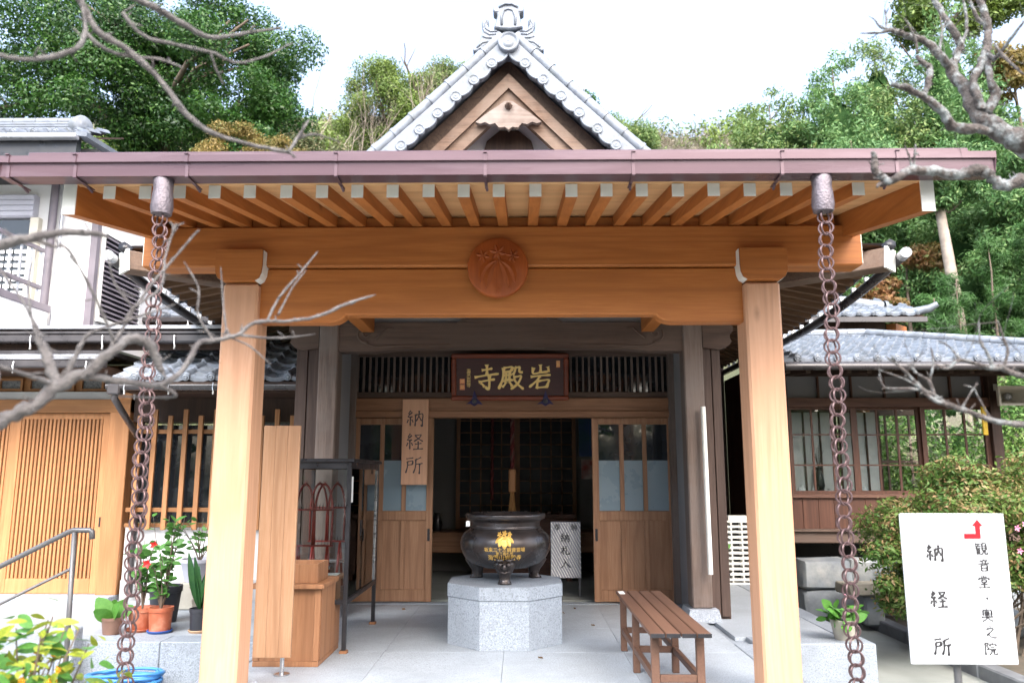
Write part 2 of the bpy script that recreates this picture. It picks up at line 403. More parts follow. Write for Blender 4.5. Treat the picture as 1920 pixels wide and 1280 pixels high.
M['gold_l'] = leafmat('golden leaves', (.25, .17, .05), (.17, .14, .045), (.11, .13, .035), scale=.8, trans=.35)
M['dry'] = leafmat('dry twigs', (.19, .15, .115), (.14, .12, .085), (.25, .22, .19), scale=.4, trans=.1)
M['azalea'] = leafmat('azalea leaves', (.07, .155, .03), (.125, .19, .04), (.27, .16, .085), scale=2.5)
M['azalea_t'] = leafmat('pinkish azalea tips', (.26, .165, .08), (.20, .17, .06), (.15, .18, .05), scale=3)
M['hedge'] = leafmat('hedge leaves', (.05, .13, .025), (.10, .20, .035), (.2, .26, .08), scale=1.5)
M['under'] = leafmat('undergrowth', (.055, .09, .025), (.13, .13, .06), (.2, .16, .09), scale=.5)

# ------------------------------------------------------------------ ground and hillside
def hill_z(x, y):
    start = 13.5 - 3.2 * max(0, min(1, (x - 5.0) / 3.0)) + 3.0 * max(0, min(1, (-x - 1) / 4.0)) * (1 if x < 0 else 0)
    t = max(0.0, y - start)
    z = -0.32 + (.535 + .085 * max(0, min(1, (2 - x) / 6))) * t * t / (t + 2.0)
    if y > 95: z -= (y - 95) * .5
    return z + .25 * math.sin(x * .37 + y * .21) * min(1, t / 6)
MB().box(-400, 400, -300, 600, -2.0, -.34).build('ground', M['soil'], fixn=False)['kind'] = 'structure'
def _h(u, v):
    x = -120 + 240 * u; y = 9 + 131 * v ** 1.6
    return (x, y, hill_z(x, y) if v > 0 else -.6)
MB().grid(_h, 90, 60).build('hillside', M['hill'], smooth='all', fixn=False)['kind'] = 'structure'
pt = MB().box(-30, 3.72, -8, 9.4, -.42, -.30).build('path', M['concrete'], fixn=False); pt['kind'] = 'structure'

# paved platform in front of the hall, a raised terrace of slabs with granite edging
plat = MB().box(-1.80, 1.80, 4.22, 8.0, -.36, -.03).box(-6.5, -1.802, 6.30, 8.2, -.36, -.03).box(1.802, 2.70, 6.30, 10.4, -.36, -.03).build('platform', M['granite'], fixn=False)
tag(plat, kind='structure')
def slabs(xs, ys, z=0.0, g=.0008):
    for i in range(len(xs) - 1):
        for j in range(len(ys) - 1):
            bx('slab', M['floor'], plat, xs[i] + g, xs[i + 1] - g, ys[j] + g, ys[j + 1] - g, -.029, z + random.uniform(-.0005, .0005), c=.0015)
slabs([-1.72, -.86, 0, .86, 1.72], [4.4, 5.0, 5.9, 6.8, 7.46, 8.0])
slabs([-6.4, -5.6, -4.8, -4.0, -3.2, -2.4, -1.802], [6.46, 7.3, 8.19])
slabs([1.802, 2.62], [6.46, 7.4, 8.4, 9.4, 10.35])
for a, b in ((-6.4, -4.9), (-4.9, -3.42), (-3.42, -2.62), (-2.62, -1.885)):
    bx('edging_stone', M['granite'], plat, a + .002, b - .002, 6.2, 6.457, -.34, .003, c=.006)
for a, b in ((1.885, 2.79),):
    bx('edging_stone', M['granite'], plat, a, b, 6.2, 6.457, -.34, .003, c=.006)
for a, b in ((6.46, 7.8), (7.803, 9.1), (9.103, 10.4)):
    bx('edging_stone', M['granite'], plat, 2.625, 2.79, a, b, -.34, .0025, c=.006)
for a, b in ((-1.88, -.62), (-.617, .62), (.623, 1.88)):
    bx('edging_stone', M['granite'], plat, a, b, 4.16, 4.397, -.34, .003, c=.006)
for s_ in (-1, 1):
    for a, b in ((4.4, 5.3), (5.303, 6.196)):
        bx('edging_stone', M['granite'], plat, s_ * 1.725, s_ * 1.88, a, b, -.34, .0025, c=.006)
bx('threshold_stone', M['granite'], plat, -1.75, 1.85, 8.002, 8.115, -.03, .006, c=.004)

# dark kerb along the garden on the right
kb = empty('kerb', (3.8, 8, -.32), 'dark grey stone kerb edging the garden beside the concrete path', 'kerb')
y = 4.6
while y < 11.6:
    ln = .62; xo = 3.74 + max(0, y - 6.5) * .035
    MB().box(-.07, .07, 0, ln - .008, -.1, .11, c=.012).build('kerb_stone', M['kerb'], kb, fixn=False, mx=MX((xo, y, -.3 + random.uniform(-.004, .004)), (0, 0, -.035 if y > 6.5 else 0)))
    y += ln
gd = MB().grid(lambda u, v: (3.80 + u * 9 + max(0, (4 + v * 8) - 6.5) * .035, 4 + v * 8, -.22 + .12 * u * 3 + .03 * math.sin(9 * u + 7 * v * 3)), 40, 40).build('garden_bed', M['soil'], smooth='all', fixn=False)
tag(gd, kind='structure')

# ------------------------------------------------------------------ porch
porch = empty('porch', (0, 4.83, 0), 'new cedar entrance porch on two square posts with brown metal roof', 'porch')
for s_ in (-1, 1):
    MB().box(s_ * 1.62 - .11, s_ * 1.62 + .11, 4.72, 4.94, .02, 2.43, c=.014).build('post', M['new_z'], porch, fixn=False)
    b = MB().prism([(s_ * 1.62 + x * 1.0, z) for x, z in ((-.15, -.02), (.15, -.02), (.16, .0), (.14, .03), (-.14, .03), (-.16, .0))], 'xz', 4.68, 4.98)
    b.build('post_base', M['granite_l'], porch)
    # boat-shaped bracket with white ends
    x0 = s_ * 1.62
    prof = [(-.105, 2.435), (.105, 2.435), (.128, 2.452), (.142, 2.485), (.146, 2.53), (.146, 2.632), (-.146, 2.632), (-.146, 2.53), (-.142, 2.485), (-.128, 2.452)]
    br = MB().prism([(x0 + a, c) for a, c in prof], 'xz', 4.665, 4.99).build('bracket', M['new_x'], porch)
    for e in (-1, 1):
        edge = [(.1035, 2.4335), (.130, 2.450), (.144, 2.484), (.1485, 2.53), (.1485, 2.630)]
        m = MB()
        for (a0, c0), (a1, c1) in zip(edge, edge[1:]):
            m.add([(x0 + e * a0, 4.672, c0), (x0 + e * a1, 4.672, c1), (x0 + e * a1, 4.985, c1), (x0 + e * a0, 4.985, c0)], [(0, 1, 2, 3)])
        m.build('end_paint', M['whitepaint'], br, smooth='all')
# lower tie beam with the scooped underside
pf = [(-1.52, 2.188), (-1.075, 2.188)]
for k in range(7):
    a = k / 6 * math.pi / 2; pf.append((-1.075 + .075 * math.sin(a) + .03 * k / 6, 2.188 + .05 * (1 - math.cos(a))))
pf += [(.97 + 0, 2.238)] if False else []
right = [(-x, z) for x, z in reversed(pf)]
poly = pf + right + [(1.52, 2.535), (-1.52, 2.535)]
tb = MB().prism(poly, 'xz', 4.775, 4.885).build('tie_beam', M['new_x'], porch)
tb.modifiers.new('bv', 'BEVEL').width = .008
# purlin that carries the rafters and runs past the posts
pu = MB().box(-2.26, 2.26, 4.74, 4.92, 2.54, 2.80, c=.008).build('purlin', M['new_x'], porch, fixn=False)
for s_ in (-1, 1):
    bx('end_paint', M['whitepaint'], pu, s_ * 2.2605, s_ * 2.266, 4.752, 4.908, 2.552, 2.79)
# carved round crest with hanging leaves and three blossoms
cr = MB().lathe([(.188, -.03), (.190, .0), (.186, .018), (.172, .026), (.0, .028)], 48).xf(Matrix.Translation((-.016, 4.71, 2.52)) @ Matrix.Rotation(R(90), 4, 'X')).build('crest', M['crest'], porch, smooth=True)
def leaf_blade(mb, cx, cz, ang, L, W, y, th=.010, bend=0.0, n=9):
    l_, r_, c_ = [], [], []
    for i in range(n + 1):
        t = i / n; wd = W * math.sin(math.pi * min(1, t * .88 + .08)) ** .8 * (1 if t < .96 else .3)
        a = ang + bend * t; px = cx + L * t * math.sin(a); pz = cz - L * t * math.cos(a)
        nx, nz = math.cos(a), math.sin(a)
        l_.append((px - nx * wd, y, pz - nz * wd)); r_.append((px + nx * wd, y, pz + nz * wd)); c_.append((px, y - th, pz))
    b = len(mb.v); k = n + 1
    mb.v += l_ + c_ + r_
    for i in range(n):
        mb.f.append((b + i, b + i + 1, b + k + i + 1, b + k + i)); mb.f.append((b + k + i, b + k + i + 1, b + 2 * k + i + 1, b + 2 * k + i))
for a, L, W, bd in ((-78, .165, .030, .75), (-40, .185, .034, .35), (0, .205, .040, 0), (40, .185, .034, -.35), (78, .165, .030, -.75)):
    m = MB(); leaf_blade(m, -.016 + math.sin(R(a)) * .012, 2.555, R(a), L, W, 4.683, .012, bd); m.build('leaf_relief', M['crest'], cr, fixn=False)
for fx, fz, r in ((-.016, 2.612, .052), (-.108, 2.590, .042), (.076, 2.590, .042)):
    m = MB()
    for k in range(6): leaf_blade(m, fx, fz, k * math.pi / 3 + .3, r, r * .26, 4.684, .010)
    m.build('blossom_relief', M['crest'], cr, fixn=False)
# rafters, soffit, fascia
SL = .166
def rz(y): return 2.645 + SL * (y - 3.8)
def sheared(x0, x1, y0, y1, z0, z1):   # box whose z follows the roof slope
    return MB().add([(x, y, z + SL * (y - 3.8)) for z in (z0, z1) for y in (y0, y1) for x in (x0, x1)], [(0, 2, 3, 1), (4, 5, 7, 6), (0, 1, 5, 4), (2, 6, 7, 3), (0, 4, 6, 2), (1, 3, 7, 5)])
raft = sheared(-.03, .03, 3.8, 6.6, 2.645, 2.715).mesh('rafter', M['new_y'])
rend = MB().box(-.0305, .0305, 3.796, 3.7995, 2.646, 2.714).mesh('end_paint', M['whitepaint'])
for k in range(22):
    x = -1.985 + k * .1822
    x += random.uniform(-.004, .004); dz_ = random.uniform(-.0015, .0015); r = put('rafter', raft, porch, MX((x, 0, dz_))); put('end_paint', rend, r, MX((x, 0, dz_)))
xb = 3.83; k = 0
while xb < 6.5:
    sheared(-2.14, 2.14, xb, xb + .148, 2.7155, 2.728).build('soffit_board', M['soffit'], porch, fixn=False); xb += .15
MB().box(-2.15, 2.15, 3.76, 3.82, 2.7165, 2.752, c=.003).build('fascia', M['soffit'], porch, fixn=False)
bx('blocking', M['new_x'], porch, -2.12, 2.12, 4.79, 4.87, 2.801, 2.872)
for s_ in (-1, 1):
    x = s_ * 2.18
    n = 10; pts_b, pts_t = [], []
    for i in range(n + 1):
        y = 3.79 + i * .28; t = i / n
        pts_b.append((y, 2.560 + SL * (y - 3.8) + .035 * math.sin(math.pi * min(1, t * 2)) * 0 + .02 * t)); pts_t.append((y, 2.765 + SL * (y - 3.8)))
    hb = MB().prism(pts_b + list(reversed(pts_t)), 'yz', x - .033, x + .033).build('verge_board', M['new_y'], porch)
    bx('end_paint', M['whitepaint'], hb, x - .0335, x + .0335, 3.782, 3.789, 2.558, 2.765)
# sheet metal roof with standing edge, gutter with hangers
sheared(-2.30, 2.30, 3.70, 6.75, 2.775, 2.795).build('metal_roof', M['gutter'], porch, fixn=False)
for k in range(12):
    x = -2.2 + k * .4
    sheared(x - .012, x + .012, 3.72, 6.74, 2.7955, 2.815).build('roof_seam', M['gutter'], porch, fixn=False)
MB().box(-2.33, 2.33, 3.655, 3.70, 2.808, 2.838, c=.004).build('roof_edge', M['gutter'], porch, fixn=False)
gp = [(3.735, 2.700), (3.735, 2.80), (3.727, 2.80), (3.727, 2.708), (3.638, 2.708), (3.634, 2.775), (3.622, 2.778), (3.622, 2.802), (3.612, 2.802), (3.612, 2.768), (3.625, 2.764), (3.629, 2.700)]
gut = MB().prism(gp, 'yz', -2.44, 2.43).build('gutter', M['gutter'], porch)
for s_, xe in ((-1, -2.44), (1, 2.43)):
    MB().prism([(3.735, 2.700), (3.735, 2.80), (3.612, 2.803), (3.612, 2.768), (3.629, 2.700)], 'yz', xe, xe + s_ * .006).build('end_cap', M['gutter'], gut)
for x in (-2.40, -2.068, -1.514, -.779, -.046, .679, 1.403, 1.96):
    m = MB().box(x - .008, x + .008, 3.607, 3.6115, 2.765, 2.806).box(x - .008, x + .008, 3.6235, 3.628, 2.694, 2.766).box(x - .008, x + .008, 3.6285, 3.80, 2.690, 2.6955).box(x - .009, x + .009, 3.60, 3.74, 2.8035, 2.8085)
    m.build('gutter_hanger', M['gutter'], gut, fixn=False)
    MB().tube([(x, 3.745, 2.692), (x + .004, 3.785, 2.676)], .007, 6).build('hanger_strap', M['gutter'], gut)
# roof beams running back from the porch to the hall
for s_ in (-1, 1):
    bx('link_beam', M['new_y'], porch, s_ * 1.30 - .06, s_ * 1.30 + .06, 4.93, 7.14, 2.56, 2.72, c=.006)

# ------------------------------------------------------------------ temple hall
hall = empty('temple_hall', (0, 9, 0), 'weathered wooden temple hall with tiled gable behind the porch', 'temple hall')
for s_, x in ((-1, -1.665), (1, 1.715)):
    MB().box(x - .09, x + .09, 7.15, 7.34, .10, 2.95, c=.012).build('column', M['old_z'], hall, fixn=False)
    MB().prism([(x - .15, -.01), (x + .15, -.01), (x + .125, .10), (x - .125, .10)], 'xz', 7.09, 7.40).build('column_base', M['granite_l'], hall)
# carved rainbow beam
kp = [(-1.575, 2.385), (-1.25, 2.385), (-1.05, 2.41), (.0, 2.425), (1.1, 2.41), (1.30, 2.385), (1.625, 2.385), (1.625, 2.655), (-1.575, 2.655)]
ko = MB().prism(kp, 'xz', 7.17, 7.33).build('rainbow_beam', M['old_x'], hall)
def spiral(cx, cz, s_, r0=.085):
    pts = []
    for i in range(34):
        t = i / 33; a = -1.9 + t * 3.4 * math.pi * .82; r = r0 * (1 - t * .86)
        pts.append((cx + s_ * r * math.cos(a), 7.168, cz + r * math.sin(a)))
    return pts
for s_, cx in ((-1, -1.33), (1, 1.38)):
    m = MB().tube(spiral(cx, 2.555, s_), [.010] * 33 + [.004], 6)
    m.tube([(cx - s_ * .10, 7.168, 2.50), (cx - s_ * .16, 7.168, 2.555), (cx - s_ * .21, 7.168, 2.605), (cx - s_ * .27, 7.168, 2.60)], [.009, .01, .008, .003], 6)
    m.tube([(cx + s_ * .04, 7.168, 2.475), (cx - s_ * .10, 7.168, 2.43), (cx - s_ * .35, 7.168, 2.44), (cx - s_ * .8, 7.168, 2.455)], [.006, .009, .008, .002], 6)
    m.build('scroll_carving', M['old_x'], ko, smooth='all')
    # nose of the beam beyond the column
    xx = -1.765 if s_ < 0 else 1.815
    poly = [(0, 2.42), (.14, 2.40), (.22, 2.42), (.27, 2.47), (.25, 2.53), (.29, 2.58), (.28, 2.64), (.2, 2.66), (0, 2.66)]
    MB().prism([(xx + s_ * a, c) for a, c in poly], 'xz', 7.18, 7.31).build('beam_nose', M['old_x'], hall)
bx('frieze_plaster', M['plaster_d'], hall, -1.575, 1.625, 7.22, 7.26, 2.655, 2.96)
fl = [(-.50, 2.657), (-.44, 2.69), (-.36, 2.685), (-.30, 2.73), (-.2, 2.735), (-.12, 2.80), (.0, 2.82), (.12, 2.80), (.2, 2.735), (.30, 2.73), (.36, 2.685), (.44, 2.69), (.5, 2.657)]
MB().prism([(a + .02, c) for a, c in fl], 'xz', 7.17, 7.219).build('frog_leg_strut', M['old_x'], hall)
bx('eave_beam', M['old_x'], hall, -2.9, 2.9, 7.10, 7.30, 2.962, 3.14)
# side walls of dark planks
for s_ in (-1, 1):
    xo = s_ * 1.98; xc = -1.755 if s_ < 0 else 1.805
    bx('front_wall', M['dark_w'], hall, xc, xo, 7.24, 7.30, .0, 2.96)
    for k in range(2):
        a = xc + (xo - xc) * k / 2; b = xc + (xo - xc) * (k + 1) / 2
        bx('wall_plank', M['plank_b'], hall, a + s_ * .004, b - s_ * .004, 7.215, 7.2395, .02, 2.9, c=.004)
    bx('side_wall', M['dark_w'], hall, xo, xo - s_ * .06, 7.301, 14, .0, 3.0)
    # reveal between column and door wall
    xr = -1.575 - .08 if s_ < 0 else 1.625 + .09
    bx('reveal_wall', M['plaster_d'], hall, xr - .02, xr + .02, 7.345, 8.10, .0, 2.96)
    bx('reveal_post', M['old_z'], hall, xr - .04 - s_ * .04, xr + .04 - s_ * .04, 7.99, 8.08, .006, 2.96, c=.005)
# porch ceiling inside the hall front and the door wall
bx('soffit', M['dark_w'], hall, -1.62, 1.68, 7.31, 8.1, 2.97, 3.0)
bx('lintel', M['old_x'], hall, -1.66, 1.75, 8.06, 8.18, 2.035, 2.10, c=.005)
bx('lintel', M['doorx'], hall, -1.66, 1.75, 8.03, 8.20, 1.90, 2.034, c=.005)
bx('door_track', M['doorx'], hall, -1.66, 1.75, 8.01, 8.21, 1.835, 1.899, c=.004)
bx('transom_rail', M['old_x'], hall, -1.66, 1.75, 8.06, 8.18, 2.475, 2.56, c=.005)
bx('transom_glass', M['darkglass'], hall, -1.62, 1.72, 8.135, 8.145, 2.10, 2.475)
slat = MB().box(-.011, .011, 8.075, 8.10, 2.101, 2.474, c=.002).mesh('transom_slat', M['old_z'])
k = 0; x = -1.58
while x < 1.70:
    if not (-.60 < x < .62): put('transom_slat', slat, hall, MX((x, 0, 0)))
    x += .0635
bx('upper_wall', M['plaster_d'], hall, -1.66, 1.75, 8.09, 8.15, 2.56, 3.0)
# sliding doors
def door_leaf(x0, x1, y0, name_label, handle):
    y1 = y0 + .036; w_ = x1 - x0
    d = MB().box(x0, x0 + .065, y0, y1, .012, 1.834, c=.003).box(x1 - .065, x1, y0, y1, .012, 1.834, c=.003).box(x0 + .0655, x1 - .0655, y0 + .001, y1 - .001, 1.765, 1.832, c=.003).box(x0 + .0655, x1 - .0655, y0 + .001, y1 - .001, .80, .895, c=.003).box(x0 + .0655, x1 - .0655, y0 + .001, y1 - .001, .014, .13, c=.003)
    d = d.build('door', M['door'], hall, fixn=False)
    n = 3; iw = w_ - .131
    for k in range(n):
        a = x0 + .0655 + iw * k / n; b = x0 + .0655 + iw * (k + 1) / n
        if k: bx('mullion', M['door'], d, a - .022, a + .022, y0 + .002, y1 - .002, .8955, 1.7645, c=.002)
        if k: bx('mullion', M['door'], d, a - .022, a + .022, y0 + .002, y1 - .002, .1305, .7995, c=.002)
        bx('panel', M['door'], d, a + (.023 if k else .001), b - (.023 if k < n - 1 else .001), y0 + .014, y0 + .024, .131, .799)
        bx('clear_pane', M['darkglass'], d, a + (.023 if k else .001), b - (.023 if k < n - 1 else .001), y0 + .015, y0 + .021, 1.40, 1.764)
        bx('frosted_pane', M['frost'], d, a + (.023 if k else .001), b - (.023 if k < n - 1 else .001), y0 + .015, y0 + .021, .896, 1.399)
    bx('handle', M['black'], d, handle - .012, handle + .012, y0 - .004, y0 - .0005, .60, .72)
    return d
dl = door_leaf(-1.60, -.775, 8.07, '', -.81)
dr = door_leaf(.85, 1.685, 8.07, '', .88)
# inside room
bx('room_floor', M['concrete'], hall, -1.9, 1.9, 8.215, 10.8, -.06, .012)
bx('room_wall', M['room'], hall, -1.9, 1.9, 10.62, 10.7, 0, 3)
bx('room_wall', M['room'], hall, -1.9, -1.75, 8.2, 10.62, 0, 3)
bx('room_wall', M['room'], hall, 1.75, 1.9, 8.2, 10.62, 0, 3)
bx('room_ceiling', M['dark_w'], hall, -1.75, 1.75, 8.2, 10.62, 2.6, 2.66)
bx('raised_floor', M['doorx'], hall, -1.75, 1.75, 10.0, 10.62, .30, .55, c=.01)
# inner lattice doors
for x0, x1 in ((-.74, .05), (.055, .85)):
    g = MB().box(x0, x0 + .05, 10.50, 10.535, .56, 2.2).box(x1 - .05, x1, 10.50, 10.535, .56, 2.2).box(x0 + .051, x1 - .051, 10.501, 10.534, .56, .70).box(x0 + .051, x1 - .051, 10.501, 10.534, 2.13, 2.2).build('inner_door', M['deskw'], hall, fixn=False)
    for k in range(1, 5):
        a = x0 + .05 + (x1 - x0 - .1) * k / 5; bx('lattice_bar', M['deskw'], g, a - .007, a + .007, 10.505, 10.52, .701, 2.129)
    for k in range(1, 9):
        z = .70 + 1.43 * k / 9; bx('lattice_bar', M['deskw'], g, x0 + .051, x1 - .051, 10.521, 10.532, z - .006, z + .006)
    bx('glass', M['innerglass'], g, x0 + .05, x1 - .05, 10.545, 10.55, .70, 2.13)
# gable: bargeboards, plaster triangle, hanging ornament
GY = 7.6
def gl(t, x0, z0, x1, z1, sag): # slightly hollow slope
    return (x0 + (x1 - x0) * t, z0 + (z1 - z0) * t - sag * math.sin(math.pi * t))
EXT = 1.32
for s_ in (-1, 1):
    def band(off_t0, off_b0, off_t1, off_b1, y0, y1, name, m, xoff=0):
        n = 12; top = []; bot = []
        for i in range(n + 1):
            t = i / n; x = 1.75 * t
            zc = 5.70 - x * (1.02 - .03 * x)
            top.append((s_ * x, zc - (off_t0 + (off_t1 - off_t0) * t))); bot.append((s_ * x, zc - (off_b0 + (off_b1 - off_b0) * t)))
        return MB().prism(top + list(reversed(bot)), 'xz', y0, y1).build(name, m, hall)
    band(.26, .425, .36, .48, GY + .07, GY + .15, 'bargeboard', M['gable_w'])
    band(.42, .62, .475, .62, GY + .11, GY + .19, 'inner_bargeboard', M['gable_w'])
    band(-.20, .03, -.20, .03, GY - .045, GY + .15, 'verge_field', M['tile'])
    band(.06, .262, .08, .362, GY + .16, GY + 2.5, 'verge_soffit', M['old_y'])
MB().prism([(-1.6, 3.9), (1.6, 3.9), (0.0, 5.20)], 'xz', GY + .42, GY + .5).build('gable_plaster', M['plaster'], hall)
MB().prism([(-.62, 4.42), (.62, 4.42), (.56, 4.52), (.36, 4.56), (.28, 4.66), (.24, 4.80), (.10, 4.92), (-.10, 4.92), (-.24, 4.80), (-.28, 4.66), (-.36, 4.56), (-.56, 4.52)], 'xz', GY + .34, GY + .41).build('gable_carving', M['dark_w'], hall)
ge = [(-.42, 4.86), (-.36, 4.84), (-.30, 4.86), (-.24, 4.83), (-.17, 4.845), (-.12, 4.79), (-.05, 4.80), (0, 4.765), (.05, 4.80), (.12, 4.79), (.17, 4.845), (.24, 4.83), (.30, 4.86), (.36, 4.84), (.42, 4.86), (.26, 4.98), (.13, 5.06), (.06, 5.11), (0, 5.12), (-.06, 5.11), (-.13, 5.06), (-.26, 4.98)]
gg = MB().prism([(a * .82, 5.0 + (c - 5.0) * .9) for a, c in ge], 'xz', GY + .03, GY + .09).build('gable_pendant', M['pendant'], hall)
MB().lathe([(.04, 0), (.042, .02), (.03, .05), (.012, .07), (0.001, .085)], 6).xf(Matrix.Translation((.0, GY + .03, 5.045)) @ Matrix.Rotation(R(90), 4, 'X')).build('boss', M['old_x'], gg, smooth=True)
# roof slopes (tile covered) with eaves on the sides
def slope_z(x):  # height of the gable roof over |x|
    return 5.70 - x * (1.02 - .03 * x) - .02
for s_ in (-1, 1):
    MB().grid(lambda u, v: (s_ * (u * 1.8), GY + .05 + v * 6.0, slope_z(u * 1.8)), 10, 2).build('upper_roof', M['tile'], hall, smooth='all')
def eave_lift(y): # the eaves sweep up toward the front corner
    t = max(0, (8.6 - y) / 2.6); return .20 * t * t
for s_ in (-1, 1):
    def skirt(u, v):
        y = 6.0 + 1.45 * u + v * (8.0 - 1.45 * u); x = 3.02 - 1.22 * u; z0 = 2.80 + eave_lift(y) * (1 - u)
        return (s_ * x, y, z0 + (3.92 - 2.80) * (.7 * u + .3 * u * u) + .06)
    MB().grid(skirt, 8, 16).build('skirt_roof', M['tile'], hall, smooth='all')
    def under(u, v):
        y = 6.0 + v * 8.0; x = 3.0 - 1.1 * u
        return (s_ * x, y, 2.80 + eave_lift(y) * (1 - u) + .30 * u + .035)
    MB().grid(under, 4, 16).build('eave_boards', M['eave_w'], hall, smooth='all')
    y = 6.12
    while y < 12:
        z0 = 2.80 + eave_lift(y)
        m = MB().add([(s_ * 3.0, y - .028, z0 - .05), (s_ * 3.0, y + .028, z0 - .05), (s_ * 3.0, y + .028, z0 + .03), (s_ * 3.0, y - .028, z0 + .03),
                      (s_ * 1.95, y - .028, 3.03), (s_ * 1.95, y + .028, 3.03), (s_ * 1.95, y + .028, 3.11), (s_ * 1.95, y - .028, 3.11)],
                     [(0, 1, 2, 3), (7, 6, 5, 4), (0, 4, 5, 1), (1, 5, 6, 2), (2, 6, 7, 3), (3, 7, 4, 0)])
        m.build('eave_rafter', M['eave_w'], hall); y += .17
    pts = [(s_ * 3.06, 5.95 + k * .3, 2.80 + eave_lift(5.95 + k * .3) - .03) for k in range(24)]
    ed = MB().tube([(p[0] - s_ * .03, p[1], p[2] + .06) for p in pts], .045, 6).build('eave_edge', M['black'], hall, smooth='all')
    sg = MB().tube([(p[0] + s_ * .07, p[1], p[2] - .02) for p in pts], .042, 10).build('side_gutter', M['darkgut'], hall, smooth='all')
    for k in range(1, 20):
        yy = 6.1 + k * .27
        MB().box(s_ * 3.13 - .02, s_ * 3.13 + .02, yy - .014, yy + .014, 2.80 + eave_lift(yy) - .035, 2.80 + eave_lift(yy) + .03, c=.004).build('gutter_clip', M['hook'], sg, fixn=False)
    # corner rafter with its boxed white-edged end
    cv = Vector((s_ * 1.1, -1.25, -.06)).normalized()
    m = MB().box(-.07, .07, 0, 1.62, -.10, .06, c=.008)
    cx0 = Vector((s_ * 1.95, 7.2, 3.0))
    cb = m.xf(Matrix.Translation(cx0) @ Vector((0, 1, 0)).rotation_difference(cv).to_matrix().to_4x4()).build('corner_rafter', M['gable_w'], hall, fixn=False)
    ce = cx0 + cv * 1.622
    MB().box(-.078, .078, 0, .02, -.108, .068).xf(Matrix.Translation(ce) @ Vector((0, 1, 0)).rotation_difference(cv).to_matrix().to_4x4()).build('end_paint', M['whitepaint'], cb, fixn=False)
    MB().tube([(s_ * 3.10, 5.86, 2.945), (s_ * 3.13, 5.99, 2.95)], [.042, .042], 12).build('gutter_end', M['silver'], sg, smooth=True)
def front_skirt(u, v):
    x = -3.02 + 6.04 * u; e = abs(x) / 3.02
    y = 6.75 + (1 - v) * -.0 + v * .9; 
    return (x * (1 - .40 * v), 6.55 + v * 1.0, 3.05 + v * .9)
MB().grid(front_skirt, 12, 4).build('front_skirt_roof', M['tile'], hall, smooth='all')
# verge tiles: round cover tiles along the edge and hanging tiles with discs
def verge_pt(s_, d, off): # d metres down the slope from the apex
    x = d * .705; z = 5.70 - x * (1.02 - .03 * x) + off; return Vector((s_ * x, 0, z))
for s_ in (-1, 1):
    for k in range(9):
        a = verge_pt(s_, .10 + k * .262, .178); b = verge_pt(s_, .10 + k * .262 + .27, .178)
        m = MB().tube([(a.x, GY - .02, a.z), (b.x, GY - .02, b.z)], [.060, .064], 12).tube([(b.x - (b - a).x * .12, GY - .02, b.z - (b - a).z * .12), (b.x, GY - .02, b.z)], [.07, .07], 12)
        m.build('cover_tile', M['oni'], hall, smooth=True)
    for k in range(7):
        a = verge_pt(s_, .02 + k * .262, 0); b = verge_pt(s_, .02 + k * .262 + .262, 0); d_ = (b - a); nn = Vector((-d_.z, 0, d_.x)).normalized()
        if nn.z > 0: nn = -nn
        # hanging tile: a curved apron scooped between the discs
        top = []; bot = []
        for i in range(9):
            t = i / 8; p = a + d_ * t; dep = .015 + .075 * math.sin(math.pi * t) ** .7
            top.append((p.x - nn.x * .075, p.z - nn.z * .075)); q = p + nn * dep; bot.append((q.x, q.z))
        ht = MB().prism(top + list(reversed(bot)), 'xz', GY - .07, GY + .02).build('hanging_tile', M['oni'], hall)
        m = MB()
        rim = [(a + d_ * (i / 8) + nn * (.015 + .075 * math.sin(math.pi * i / 8) ** .7)) for i in range(9)]
        m.tube([(p.x, GY - .068, p.z) for p in rim], .013, 6); m.build('rim', M['oni'], ht, smooth='all')
        p = b + nn * .035
        dd = MB().lathe([(.0001, .0), (.022, .012), (.03, .004), (.044, .006), (.052, .016), (.058, .006), (.058, -.03)], 20, cap=False).xf(Matrix.Translation((p.x, GY - .075, p.z)) @ Matrix.Rotation(R(90), 4, 'X')).build('verge_disc', M['oni'], hall, smooth='all')
        # flat field tiles behind, rising toward the cover tile
    n = 8
MB().lathe([(.0001, .0), (.05, .018), (.06, .004), (.085, .008), (.1, .026), (.112, .008), (.112, -.05)], 28, cap=False).xf(Matrix.Translation((.0, GY - .10, 5.70)) @ Matrix.Rotation(R(90), 4, 'X')).build('apex_disc', M['oni'], hall, smooth='all')
# ridge ornament: a waisted shield with curled shoulders and two side fins of cloud scrolls
oni = MB()
sh = [(-.155, 5.875), (-.135, 5.93), (-.118, 6.0), (-.115, 6.045), (-.15, 6.05), (-.165, 6.075), (-.155, 6.115), (-.125, 6.105), (-.10, 6.12), (-.075, 6.15), (-.03, 6.168), (.03, 6.168), (.075, 6.15), (.10, 6.12), (.125, 6.105), (.155, 6.115), (.165, 6.075), (.15, 6.05), (.115, 6.045), (.118, 6.0), (.135, 5.93), (.155, 5.875), (.08, 5.86), (0, 5.855), (-.08, 5.86)]
on = oni.prism(sh, 'xz', GY - .09, GY + .06).build('ridge_ornament', M['oni'], hall)
on.modifiers.new('bv', 'BEVEL').width = .012
m = MB().tube([(-.07, GY - .092, 5.90), (-.072, GY - .092, 6.0), (-.05, GY - .092, 6.065), (0, GY - .092, 6.085), (.05, GY - .092, 6.065), (.072, GY - .092, 6.0), (.07, GY - .092, 5.90)], .014, 6)
m.tube([(-.10, GY - .092, 6.10), (-.04, GY - .1, 6.135), (.04, GY - .1, 6.135), (.10, GY - .092, 6.10)], .012, 6).build('rim', M['oni'], on, smooth='all')
